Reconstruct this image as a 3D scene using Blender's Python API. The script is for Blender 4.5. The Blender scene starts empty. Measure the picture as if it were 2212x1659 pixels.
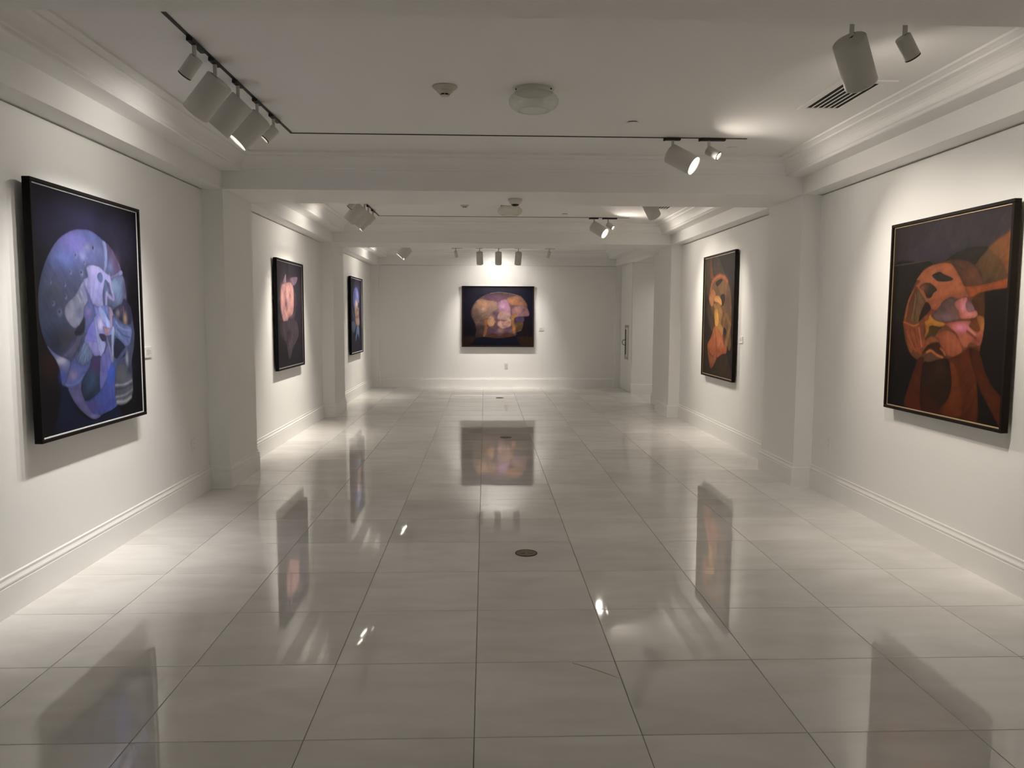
import bpy, math, random
import numpy as np
from mathutils import Vector, Matrix

random.seed(7)
S = bpy.context.scene
COL = S.collection

# ------------------------------------------------------------------ camera
FPX = 1655.0
PITCH, YAW, ROLL, CAMH = 0.0882387, 0.0352705, 0.0043456, 1.51283
cam_data = bpy.data.cameras.new('camera')
cam_data.sensor_fit = 'HORIZONTAL'
cam_data.sensor_width = 36.0
cam_data.lens = FPX * 36.0 / 2212.0
cam_data.clip_start = 0.05
cam_data.clip_end = 100
cam = bpy.data.objects.new('camera', cam_data)
COL.objects.link(cam)
fwd = Vector((math.sin(YAW) * math.cos(PITCH), math.cos(YAW) * math.cos(PITCH), -math.sin(PITCH)))
right = Vector((math.cos(YAW), -math.sin(YAW), 0))
up = right.cross(fwd)
r2 = right * math.cos(ROLL) + up * math.sin(ROLL)
u2 = -right * math.sin(ROLL) + up * math.cos(ROLL)
M = Matrix.Identity(4)
for i in range(3):
    M[i][0] = r2[i]; M[i][1] = u2[i]; M[i][2] = -fwd[i]
M[2][3] = CAMH
cam.matrix_world = M
S.camera = cam

# ------------------------------------------------------------------ world, exposure, light levels
world = bpy.data.worlds.new('world')
S.world = world
world.use_nodes = True
bgn = world.node_tree.nodes.get('Background')
bgn.inputs[0].default_value = (1, 0.95, 0.88, 1)
bgn.inputs[1].default_value = 0.0
S.view_settings.view_transform = 'Standard'
S.view_settings.look = 'None'
S.view_settings.gamma = 1.0
S.view_settings.use_curve_mapping = False
S.view_settings.exposure = 0.49
S.cycles.max_bounces = 8
S.cycles.diffuse_bounces = 5
S.cycles.glossy_bounces = 3
S.cycles.use_adaptive_sampling = True
S.cycles.adaptive_threshold = 0.16
S.cycles.adaptive_min_samples = 20
S.cycles.transparent_max_bounces = 8
S.cycles.sample_clamp_indirect = 6.0
S.cycles.caustics_reflective = False
S.cycles.caustics_refractive = False
S.cycles.blur_glossy = 0.5
# watts and beam angles of the lamps inside the track heads
LAMP = dict(big=dict(w=52.0, beam=80, blend=1.0), small=dict(w=18.0, beam=60, blend=1.0))
WARM = (1.0, 0.905, 0.79)
COOL = (0.96, 0.95, 1.0)

# ------------------------------------------------------------------ measures of the place
WL, WR = -2.405, 2.93            # side wall planes
PXL, PXR = -2.229, 2.765         # pilaster / fascia planes
ZB, ZF, ZC = 2.578, 2.729, 2.882 # beam underside, ledge, ceiling
BEAMS = [(2.05, 2.85), (6.70, 7.50), (11.42, 12.23)]
YBW, YBF = 16.34, 16.28          # back wall, back fascia
YFRONT = -3.0
YD0, YD1 = 13.30, 15.06          # side passage on the right
XDOOR = 2.90
XEND = 5.0
LEDGE_L, LEDGE_R = 0.157, 0.147

# ------------------------------------------------------------------ materials
def srgb(c):
    r = []
    for v in c:
        v = v / 255.0
        r.append(v / 12.92 if v <= 0.04045 else ((v + 0.055) / 1.055) ** 2.4)
    return tuple(r)

def pmat(name, col, rough=0.5, metal=0.0, spec=0.5, noise=None, bump=None, emit=None):
    m = bpy.data.materials.new(name)
    m.use_nodes = True
    nt = m.node_tree
    b = nt.nodes['Principled BSDF']
    b.inputs['Base Color'].default_value = (*col, 1)
    b.inputs['Roughness'].default_value = rough
    b.inputs['Metallic'].default_value = metal
    b.inputs['Specular IOR Level'].default_value = spec
    if noise or bump:
        tc = nt.nodes.new('ShaderNodeTexCoord')
    if noise:
        sc, amt = noise
        n = nt.nodes.new('ShaderNodeTexNoise')
        n.inputs['Scale'].default_value = sc
        n.inputs['Detail'].default_value = 0 if sc < 5 else 2
        nt.links.new(tc.outputs['Object'], n.inputs['Vector'])
        mx = nt.nodes.new('ShaderNodeMix'); mx.data_type = 'RGBA'
        mx.inputs[6].default_value = (*[c * (1 - amt) for c in col], 1)
        mx.inputs[7].default_value = (*[min(1, c * (1 + amt)) for c in col], 1)
        nt.links.new(n.outputs['Fac'], mx.inputs[0])
        nt.links.new(mx.outputs[2], b.inputs['Base Color'])
    if bump:
        sc, st = bump
        n = nt.nodes.new('ShaderNodeTexNoise')
        n.inputs['Scale'].default_value = sc
        n.inputs['Detail'].default_value = 3
        nt.links.new(tc.outputs['Object'], n.inputs['Vector'])
        bp = nt.nodes.new('ShaderNodeBump')
        bp.inputs['Strength'].default_value = st
        bp.inputs['Distance'].default_value = 0.01
        nt.links.new(n.outputs['Fac'], bp.inputs['Height'])
        nt.links.new(bp.outputs['Normal'], b.inputs['Normal'])
    if emit:
        b.inputs['Emission Color'].default_value = (*emit[0], 1)
        b.inputs['Emission Strength'].default_value = emit[1]
    return m

MAT = {
    'wall': pmat('wall_paint', (0.89, 0.887, 0.868), 0.65, spec=0.2, noise=(0.7, 0.015)),
    'ceil': pmat('ceiling_paint', (0.89, 0.88, 0.862), 0.8, spec=0.1, noise=(0.5, 0.02)),
    'trim': pmat('trim_paint', (0.89, 0.887, 0.868), 0.45, spec=0.3, noise=(1.5, 0.01)),
    'grout': pmat('grout', (0.36, 0.34, 0.31), 0.8, noise=(30, 0.2)),
    'black': pmat('black_lacquer', (0.006, 0.005, 0.005), 0.6, spec=0.12, noise=(6, 0.2)),
    'brown_black': pmat('dark_walnut', (0.011, 0.007, 0.005), 0.6, spec=0.12, noise=(9, 0.3)),
    'white_fillet': pmat('white_fillet', (0.78, 0.78, 0.76), 0.4, noise=(20, 0.03)),
    'silver_fillet': pmat('silver_fillet', (0.42, 0.40, 0.38), 0.35, metal=0.6, noise=(25, 0.1)),
    'gold_fillet': pmat('gilt_fillet', (0.62, 0.47, 0.28), 0.38, metal=0.35, noise=(25, 0.1)),
    'dark_fillet': pmat('dark_fillet', (0.03, 0.018, 0.014), 0.4, noise=(25, 0.1)),
    'backing': pmat('backing_board', (0.20, 0.17, 0.13), 0.8, noise=(12, 0.1)),
    'track': pmat('track_black', (0.012, 0.010, 0.009), 0.5, noise=(30, 0.1)),
    'head': pmat('lamp_white_enamel', (0.60, 0.59, 0.55), 0.38, spec=0.4, noise=(4, 0.015)),
    'plastic': pmat('white_plastic', (0.70, 0.68, 0.62), 0.4, noise=(10, 0.02)),
    'beige_plastic': pmat('beige_plastic', (0.55, 0.50, 0.43), 0.45, noise=(10, 0.03)),
    'dark': pmat('dark_void', (0.004, 0.004, 0.004), 0.9, noise=(10, 0.1)),
    'brass': pmat('aged_brass', (0.17, 0.125, 0.075), 0.5, metal=0.25, noise=(60, 0.35), bump=(120, 0.4)),
    'brass_dark': pmat('brass_rim', (0.035, 0.022, 0.010), 0.5, metal=0.4, noise=(40, 0.2)),
    'paper': pmat('label_card', (0.82, 0.81, 0.78), 0.7, noise=(30, 0.01)),
    'ink': pmat('label_ink', (0.42, 0.40, 0.40), 0.8, noise=(200, 0.2)),
    'steel': pmat('brushed_steel', (0.48, 0.46, 0.42), 0.35, metal=0.7, noise=(20, 0.1)),
    'lens': pmat('lamp_lens', (0.9, 0.9, 0.88), 0.3, emit=((1.0, 0.93, 0.83), 9.0), noise=(30, 0.01)),
}

MAT['lens'].cycles.emission_sampling = 'NONE'

def glass_mat():
    m = bpy.data.materials.new('clear_glass_bowl')
    m.use_nodes = True
    nt = m.node_tree
    nt.nodes.clear()
    out = nt.nodes.new('ShaderNodeOutputMaterial')
    tr = nt.nodes.new('ShaderNodeBsdfTransparent'); tr.inputs[0].default_value = (0.93, 0.94, 0.92, 1)
    gl = nt.nodes.new('ShaderNodeBsdfGlossy'); gl.inputs['Roughness'].default_value = 0.06
    lw = nt.nodes.new('ShaderNodeLayerWeight'); lw.inputs[0].default_value = 0.5
    pw_ = nt.nodes.new('ShaderNodeMath'); pw_.operation = 'POWER'; pw_.inputs[1].default_value = 3.0
    nt.links.new(lw.outputs['Facing'], pw_.inputs[0])
    ml = nt.nodes.new('ShaderNodeMath'); ml.operation = 'MULTIPLY_ADD'; ml.inputs[1].default_value = 0.22; ml.inputs[2].default_value = 0.05
    nt.links.new(pw_.outputs[0], ml.inputs[0])
    mx = nt.nodes.new('ShaderNodeMixShader')
    nt.links.new(ml.outputs[0], mx.inputs[0])
    nt.links.new(tr.outputs[0], mx.inputs[1]); nt.links.new(gl.outputs[0], mx.inputs[2])
    nt.links.new(mx.outputs[0], out.inputs[0])
    return m
MAT['glass'] = glass_mat()

def marble_mat():
    m = bpy.data.materials.new('polished_white_marble')
    m.use_nodes = True
    nt = m.node_tree; N = nt.nodes.new; K = nt.links.new
    b = nt.nodes['Principled BSDF']
    tc = N('ShaderNodeTexCoord'); oi = N('ShaderNodeObjectInfo')
    mul = N('ShaderNodeVectorMath'); mul.operation = 'SCALE'; mul.inputs['Scale'].default_value = 37.0
    cmb = N('ShaderNodeCombineXYZ')
    K(oi.outputs['Random'], cmb.inputs[0]); K(oi.outputs['Random'], cmb.inputs[1])
    K(cmb.outputs[0], mul.inputs[0])
    add = N('ShaderNodeVectorMath'); add.operation = 'ADD'
    K(tc.outputs['Object'], add.inputs[0]); K(mul.outputs[0], add.inputs[1])
    mp = N('ShaderNodeMapping'); mp.inputs['Rotation'].default_value = (0, 0, 0.5); mp.inputs['Scale'].default_value = (1.0, 2.6, 1)
    K(add.outputs[0], mp.inputs[0])
    n1 = N('ShaderNodeTexNoise'); n1.inputs['Scale'].default_value = 2.2; n1.inputs['Detail'].default_value = 3; n1.inputs['Distortion'].default_value = 0.6
    K(mp.outputs[0], n1.inputs['Vector'])
    n2 = N('ShaderNodeTexNoise'); n2.inputs['Scale'].default_value = 1.1; n2.inputs['Detail'].default_value = 1
    K(add.outputs[0], n2.inputs['Vector'])
    cr = N('ShaderNodeValToRGB')
    cr.color_ramp.elements[0].position = 0.28; cr.color_ramp.elements[0].color = (0.81, 0.795, 0.755, 1)
    cr.color_ramp.elements[1].position = 0.62; cr.color_ramp.elements[1].color = (0.91, 0.90, 0.875, 1)
    K(n1.outputs['Fac'], cr.inputs[0])
    # each slab has its own tone
    mr = N('ShaderNodeMapRange'); mr.inputs[3].default_value = 0.88; mr.inputs[4].default_value = 1.05
    K(oi.outputs['Random'], mr.inputs[0])
    m2 = N('ShaderNodeMapRange'); m2.inputs[1].default_value = 0.3; m2.inputs[2].default_value = 0.7; m2.inputs[3].default_value = 0.93; m2.inputs[4].default_value = 1.05
    K(n2.outputs['Fac'], m2.inputs[0])
    mm = N('ShaderNodeMath'); mm.operation = 'MULTIPLY'; K(mr.outputs[0], mm.inputs[0]); K(m2.outputs[0], mm.inputs[1])
    sc = N('ShaderNodeVectorMath'); sc.operation = 'SCALE'
    K(cr.outputs[0], sc.inputs[0]); K(mm.outputs[0], sc.inputs['Scale'])
    K(sc.outputs[0], b.inputs['Base Color'])
    rr = N('ShaderNodeMapRange'); rr.inputs[3].default_value = 0.02; rr.inputs[4].default_value = 0.05
    K(n2.outputs['Fac'], rr.inputs[0]); K(rr.outputs[0], b.inputs['Roughness'])
    b.inputs['IOR'].default_value = 1.75
    # very slight waviness of the polish
    n3 = N('ShaderNodeTexNoise'); n3.inputs['Scale'].default_value = 5.0; n3.inputs['Detail'].default_value = 0
    K(add.outputs[0], n3.inputs['Vector'])
    bp = N('ShaderNodeBump'); bp.inputs['Strength'].default_value = 0.008; bp.inputs['Distance'].default_value = 0.02
    K(n3.outputs['Fac'], bp.inputs['Height']); K(bp.outputs['Normal'], b.inputs['Normal'])
    return m
MAT['marble'] = marble_mat()

def canvas_mat(name, gain):
    m = bpy.data.materials.new(name)
    m.use_nodes = True
    nt = m.node_tree; N = nt.nodes.new; K = nt.links.new
    b = nt.nodes['Principled BSDF']
    at = N('ShaderNodeVertexColor'); at.layer_name = 'paint'
    tc = N('ShaderNodeTexCoord')
    n = N('ShaderNodeTexNoise'); n.inputs['Scale'].default_value = 22; n.inputs['Detail'].default_value = 5
    K(tc.outputs['Object'], n.inputs['Vector'])
    mr = N('ShaderNodeMapRange'); mr.inputs[3].default_value = 0.82 * gain; mr.inputs[4].default_value = 1.18 * gain
    K(n.outputs['Fac'], mr.inputs[0])
    sc = N('ShaderNodeVectorMath'); sc.operation = 'SCALE'
    K(at.outputs['Color'], sc.inputs[0]); K(mr.outputs[0], sc.inputs['Scale'])
    K(sc.outputs[0], b.inputs['Base Color'])
    b.inputs['Roughness'].default_value = 0.6
    b.inputs['Specular IOR Level'].default_value = 0.12
    n2 = N('ShaderNodeTexNoise'); n2.inputs['Scale'].default_value = 500; n2.inputs['Detail'].default_value = 1
    K(tc.outputs['Object'], n2.inputs['Vector'])
    bp = N('ShaderNodeBump'); bp.inputs['Strength'].default_value = 0.08; bp.inputs['Distance'].default_value = 0.002
    K(n2.outputs['Fac'], bp.inputs['Height']); K(bp.outputs['Normal'], b.inputs['Normal'])
    return m

# ------------------------------------------------------------------ mesh helpers
class MB:
    def __init__(self):
        self.v = []; self.f = []; self.sm = []
    def add(self, vs, fs, smooth=False):
        o = len(self.v)
        self.v += [tuple(p) for p in vs]
        for f in fs:
            self.f.append(tuple(i + o for i in f)); self.sm.append(smooth)
        return self
    def box(self, x0, x1, y0, y1, z0, z1):
        x0, x1 = min(x0, x1), max(x0, x1); y0, y1 = min(y0, y1), max(y0, y1); z0, z1 = min(z0, z1), max(z0, z1)
        vs = [(x0, y0, z0), (x1, y0, z0), (x1, y1, z0), (x0, y1, z0), (x0, y0, z1), (x1, y0, z1), (x1, y1, z1), (x0, y1, z1)]
        fs = [(0, 3, 2, 1), (4, 5, 6, 7), (0, 1, 5, 4), (1, 2, 6, 5), (2, 3, 7, 6), (3, 0, 4, 7)]
        return self.add(vs, fs)
    def bbox(self, x0, x1, y0, y1, z0, z1, b):
        """box with all edges chamfered by b"""
        x0, x1 = min(x0, x1), max(x0, x1); y0, y1 = min(y0, y1), max(y0, y1); z0, z1 = min(z0, z1), max(z0, z1)
        vs = []; idx = {}
        for ix, (x, sx) in enumerate(((x0, 1), (x1, -1))):
            for iy, (y, sy) in enumerate(((y0, 1), (y1, -1))):
                for iz, (z, sz) in enumerate(((z0, 1), (z1, -1))):
                    for a in range(3):
                        p = [x + sx * b, y + sy * b, z + sz * b]
                        p[a] = (x, y, z)[a]
                        idx[(ix, iy, iz, a)] = len(vs); vs.append(p)
        fs = []
        for a in range(3):
            o1, o2 = [(1, 2), (2, 0), (0, 1)][a]
            for s in (0, 1):
                q = []
                for (i, j) in ((0, 0), (1, 0), (1, 1), (0, 1)):
                    k = [0, 0, 0]; k[a] = s; k[o1] = i; k[o2] = j
                    q.append(idx[(*k, a)])
                fs.append(tuple(q if s else q[::-1]))
        for a in range(3):           # edges along a
            o1, o2 = [(1, 2), (2, 0), (0, 1)][a]
            for i in (0, 1):
                for j in (0, 1):
                    k0 = [0, 0, 0]; k0[o1] = i; k0[o2] = j; k1 = list(k0); k1[a] = 1
                    q = [idx[(*k0, o1)], idx[(*k1, o1)], idx[(*k1, o2)], idx[(*k0, o2)]]
                    fs.append(tuple(q if (i ^ j) else q[::-1]))
        for c in [(i, j, k) for i in (0, 1) for j in (0, 1) for k in (0, 1)]:
            q = [idx[(*c, 0)], idx[(*c, 1)], idx[(*c, 2)]]
            fs.append(tuple(q if (sum(c) % 2) else q[::-1]))
        return self.add(vs, fs)
    def lathe(self, prof, n=32, mat=None, smooth=True, close=False):
        """revolve (r, z) profile about Z, optional matrix"""
        vs = []; fs = []
        m = len(prof)
        for k in range(n):
            a = 2 * math.pi * k / n
            for r, z in prof:
                p = Vector((r * math.cos(a), r * math.sin(a), z))
                vs.append(mat @ p if mat else p)
        for k in range(n):
            k2 = (k + 1) % n
            for i in range(m - 1):
                fs.append((k * m + i, k2 * m + i, k2 * m + i + 1, k * m + i + 1))
        self.add(vs, fs, smooth)
        return self
    def sweep(self, path, prof, closed=False):
        """path: xy points, prof: (offset, z); offset goes to the left of the direction of travel"""
        n = len(path); nrm = []
        for i in range(n):
            def d(a, b):
                v = Vector((path[b][0] - path[a][0], path[b][1] - path[a][1])); v.normalize(); return v
            if closed or (0 < i < n - 1):
                d0 = d((i - 1) % n, i); d1 = d(i, (i + 1) % n)
                n0 = Vector((-d0.y, d0.x)); n1 = Vector((-d1.y, d1.x))
                b = n0 + n1; nrm.append(b / (1 + n0.dot(n1)))
            elif i == 0:
                d1 = d(0, 1); nrm.append(Vector((-d1.y, d1.x)))
            else:
                d0 = d(n - 2, n - 1); nrm.append(Vector((-d0.y, d0.x)))
        m = len(prof); vs = []; fs = []
        for i in range(n):
            for o, z in prof:
                vs.append((path[i][0] + nrm[i].x * o, path[i][1] + nrm[i].y * o, z))
        for i in range(n if closed else n - 1):
            j = (i + 1) % n
            for k in range(m - 1):
                fs.append((i * m + k, i * m + k + 1, j * m + k + 1, j * m + k))
        return self.add(vs, fs)
    def tube(self, pts, r, n=8):
        pts = [Vector(p) for p in pts]; vs = []; fs = []
        for i, p in enumerate(pts):
            a = pts[max(0, i - 1)]; b = pts[min(len(pts) - 1, i + 1)]
            t = (b - a).normalized()
            s = t.orthogonal().normalized() if i == 0 else (s - t * s.dot(t)).normalized()
            w = t.cross(s)
            for k in range(n):
                an = 2 * math.pi * k / n
                vs.append(p + (s * math.cos(an) + w * math.sin(an)) * r)
        for i in range(len(pts) - 1):
            for k in range(n):
                k2 = (k + 1) % n
                fs.append((i * n + k, i * n + k2, (i + 1) * n + k2, (i + 1) * n + k))
        fs.append(tuple(range(n))[::-1]); fs.append(tuple((len(pts) - 1) * n + k for k in range(n)))
        return self.add(vs, fs, True)
    def mesh(self, name, mat):
        me = bpy.data.meshes.new(name)
        me.from_pydata(self.v, [], self.f)
        me.polygons.foreach_set('use_smooth', self.sm)
        me.materials.append(MAT[mat] if isinstance(mat, str) else mat)
        me.update()
        return me
    def build(self, name, mat, parent=None, loc=None):
        return link(name, self.mesh(name, mat), parent, loc)

def link(name, data, parent=None, loc=None):
    o = bpy.data.objects.new(name, data)
    COL.objects.link(o)
    if parent is not None:
        o.parent = parent
    if loc is not None:
        o.location = loc
    return o

def tag(o, label, cat, group=None, kind=None):
    o['label'] = label; o['category'] = cat
    if group: o['group'] = group
    if kind: o['kind'] = kind
    return o

def thing(name, loc, label, cat, group=None, kind=None):
    return tag(link(name, None, None, loc), label, cat, group, kind)

def struct(name, mb, mat, label, cat, parent=None):
    o = mb.build(name, mat, parent)
    if parent is None:
        tag(o, label, cat, kind='structure')
    return o

# ------------------------------------------------------------------ room shell
floor = struct('floor', MB().box(-2.6, 3.13, YFRONT, 16.5, -0.12, -0.004).box(3.13, XEND, YD0 - .2, YD1 + .1, -0.12, -0.004), 'grout',
               'polished white marble tile floor with thin grey joints', 'floor')
TW, TD = 0.61, 0.61 * 0.982567
TX0, TY0 = -0.0377, 2.6401
GAP = 0.0016
tile_cache = {}
def tile(x0, x1, y0, y1):
    w, d = round(x1 - x0 - 2 * GAP, 4), round(y1 - y0 - 2 * GAP, 4)
    if w < 0.02 or d < 0.02:
        return
    key = (w, d)
    if key not in tile_cache:
        tile_cache[key] = MB().bbox(-w / 2, w / 2, -d / 2, d / 2, -0.012, 0, 0.0012).mesh('tile', 'marble')
    o = link('tile', tile_cache[key], floor, ((x0 + x1) / 2, (y0 + y1) / 2, 0))
    o.rotation_euler = (random.uniform(-1, 1) * 0.0009, random.uniform(-1, 1) * 0.0009, 0)
xs = [-2.40] + [TX0 + TW * i for i in range(-3, 5)] + [2.925]
for j in range(-4, 23):
    y0 = TY0 + TD * j; y1 = min(y0 + TD, 16.335)
    for a, b in zip(xs[:-1], xs[1:]):
        tile(a, b, y0, y1)
j0 = int((YD0 - TY0) / TD)
ys = [YD0] + [TY0 + TD * j for j in range(j0 + 1, 40) if TY0 + TD * j < YD1 - .05] + [YD1]
for a, b in ((2.925, 3.6223), (3.6223, 4.2323)):
    for c, d in zip(ys[:-1], ys[1:]):
        tile(a, b, c, d)

# a brownish natural vein crossing one slab in front
v0, v1 = Vector((.385, 3.228, .0004)), Vector((.568, 3.078, .0004))
vm = MB(); pv = []
for k in range(13):
    t_ = k / 12; c_ = v0.lerp(v1, t_); w_ = .0035 * math.sin(math.pi * min(1, .08 + t_ * .95)) ** .5 + .0008
    c_ = c_ + Vector((.6, .8, 0)) * (.006 * math.sin(3 * t_) - .003)
    pv += [c_ + Vector((.6, .8, 0)) * w_, c_ - Vector((.6, .8, 0)) * w_]
vm.add(pv, [(2 * k, 2 * k + 1, 2 * k + 3, 2 * k + 2) for k in range(12)])
vm.build('vein', pmat('marble_vein', (0.44, 0.37, 0.30), .12, noise=(60, .12)), floor)
ZG = ZB - 0.009   # a shadow gap runs under the soffits
struct('wall_left', MB().box(-2.6, WL, YFRONT, 16.5, 0, ZG).box(-2.6, WL - .02, YFRONT, 16.5, ZG, ZB), 'wall',
       'long white left wall with three framed paintings', 'wall')
struct('wall_right', MB().box(WR, 3.13, YFRONT, YD0, 0, ZG).box(WR + .02, 3.13, YFRONT, YD0, ZG, ZB).box(3.13, XEND, YD0 - .2, YD0, 0, ZC), 'wall',
       'white right wall with two orange paintings, ending at the side opening', 'wall')
struct('wall_back', MB().box(-2.6, 2.9, YBW, 16.6, 0, ZG).box(-2.6, 2.9, YBW + .015, 16.6, ZG, ZB), 'wall',
       'white end wall behind the wide painting', 'wall')
struct('wall_front', MB().box(-2.6, XEND, YFRONT - .2, YFRONT, 0, ZC), 'wall', 'white wall closing the room behind the viewer', 'wall')
struct('wall_corner', MB().box(XDOOR, XEND, YD1, 16.6, 0, ZG).box(XDOOR, XEND, YD1 + .01, 16.6, ZG, ZC).box(2.95, XEND, YD1 - .035, YD1, ZB - .006, ZC), 'wall',
       'white corner wall on the far side of the side opening', 'wall')
struct('wall_passage', MB().box(XEND, XEND + .2, YD0 - .2, 16.6, 0, ZC), 'wall', 'white wall at the end of the side passage', 'wall')
struct('ceiling', MB().box(-2.6, XEND, YFRONT, 16.6, ZC, ZC + .15), 'ceil', 'matt white flat ceiling above the coves', 'ceiling')

# soffits along the walls, beams, pilasters
struct('soffit_left', MB().box(-2.6, PXL, YFRONT, 16.6, ZB, ZC), 'trim', 'boxed white soffit running along the left wall', 'soffit')
struct('soffit_right', MB().box(PXR, 3.13, YFRONT, YD0, ZB, ZC).box(PXR, 2.95, YD0, YBF + .3, ZB, ZC), 'trim', 'boxed white soffit running along the right wall', 'soffit')
struct('soffit_back', MB().box(PXL, PXR, YBF, 16.6, ZB, ZC), 'trim', 'white fascia across the top of the end wall', 'soffit')
where = ['directly overhead at the top of the picture', 'nearest one seen across the hall, carrying the dome camera', 'farthest one, in front of the end bay']
for k, (a, b) in enumerate(BEAMS):
    struct('beam', MB().box(PXL, PXR, a, b, ZB, ZC), 'trim', 'white ceiling cross beam, ' + where[k], 'beam')
pw = ['beside the viewer', 'between the first and second bay', 'between the second and third bay']
for k, (a, b) in enumerate(BEAMS):
    struct('pilaster', MB().box(-2.6, PXL, a, b, 0, ZB), 'wall', 'flat white pilaster on the left wall ' + pw[k], 'pilaster')
    struct('pilaster', MB().box(PXR, 3.13, a, b, 0, ZB), 'wall', 'flat white pilaster on the right wall ' + pw[k], 'pilaster')
struct('pilaster', MB().box(-2.6, PXL, YBF, YBW + .05, 0, ZB), 'wall', 'shallow white corner pilaster at the left of the end wall', 'pilaster')
struct('pilaster', MB().box(PXR, XDOOR, YBF, YBW + .05, 0, ZB), 'wall', 'shallow white corner pilaster at the right of the end wall', 'pilaster')

# crown mouldings: a mitred ring in each bay on a ledge
crown = [(0, ZF), (.004, 2.734), (.004, 2.751), (.009, 2.754), (.012, 2.760), (.014, 2.772), (.018, 2.788), (.025, 2.804), (.036, 2.819),
         (.050, 2.831), (.070, 2.840), (.075, 2.842), (.077, 2.853), (.098, 2.865), (.113, 2.869), (.114, ZC)]
bays = [(YFRONT, 2.05), (2.85, 6.70), (7.50, 11.42), (12.23, YBF)]
bn = ['of the bay behind the viewer', 'round the nearest ceiling bay', 'round the middle ceiling bay', 'round the farthest ceiling bay']
for k, (a, b) in enumerate(bays):
    x0, x1 = PXL + LEDGE_L, PXR - LEDGE_R
    mb = MB().sweep([(x0, a), (x1, a), (x1, b), (x0, b)], crown, closed=True)
    mb.box(PXL, x0, a, b, ZF, ZC).box(x1, PXR, a, b, ZF, ZC)
    struct('trim_%d' % (k + 1), mb, 'trim', 'white coved crown moulding ' + bn[k], 'moulding')

# baseboards
base = [(0.020, 0), (0.020, .148), (.0165, .152), (.0165, .157), (.0195, .160), (.0195, .168), (.014, .174), (.0085, .182), (.0075, .190), (.0095, .193), (.0095, .199), (0.0, .203)]
lp = [(WL, YFRONT)]
for a, b in BEAMS:
    lp += [(WL, a), (PXL, a), (PXL, b), (WL, b)]
lp += [(WL, YBF), (PXL, YBF), (PXL, YBW)]
# travel so that the room lies to the left of the path
struct('baseboard_left', MB().sweep(lp[::-1], base), 'trim', 'moulded white baseboard along the left wall and its pilasters', 'baseboard')
rp = [(WR, YFRONT)]
for a, b in BEAMS:
    rp += [(WR, a), (PXR, a), (PXR, b), (WR, b)]
rp += [(WR, YD0), (XEND, YD0)]
struct('baseboard_right', MB().sweep(rp, base), 'trim', 'moulded white baseboard along the right wall and its pilasters', 'baseboard')
struct('baseboard_back', MB().sweep([(2.89, YBF), (PXR, YBF), (PXR, YBW), (PXL, YBW)], base), 'trim', 'moulded white baseboard along the end wall', 'baseboard')
struct('baseboard_passage', MB().sweep([(XEND, YD1), (XDOOR - .012, YD1)], base), 'trim', 'moulded white baseboard on the corner wall in the side opening', 'baseboard')

# flush door in the corner with a long recessed pull
d1 = struct('door_1', MB().bbox(XDOOR - .012, XDOOR + .03, YD1 + .012, YBF - .01, .004, ZB - .006, .002), 'wall', 'flush white door in the far right corner with a long recessed pull', 'door')
px = XDOOR - .012
def frame_yz(mb, x0, x1, y0, y1, z0, z1, w):
    mb.box(x0, x1, y0, y0 + w, z0, z1).box(x0, x1, y1 - w, y1, z0, z1).box(x0, x1, y0 + w, y1 - w, z0, z0 + w).box(x0, x1, y0 + w, y1 - w, z1 - w, z1)
    return mb
frame_yz(MB(), px - .006, px + .004, 15.37, 15.77, .645, 1.345, .055).build('pull_frame', 'steel', d1)
MB().box(px - .002, px + .004, 15.425, 15.715, .70, 1.29).build('pull_recess', 'plastic', d1)
MB().box(px - .004, px - .001, 15.63, 15.70, .74, 1.25).build('pull_slot', 'dark', d1)
MB().tube([(px - .003, 15.70, .93), (px - .04, 15.76, .94), (px - .055, 15.79, .98), (px - .04, 15.76, 1.03), (px - .003, 15.70, 1.04)], .006).build('pull_handle', 'brass_dark', d1)

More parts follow.
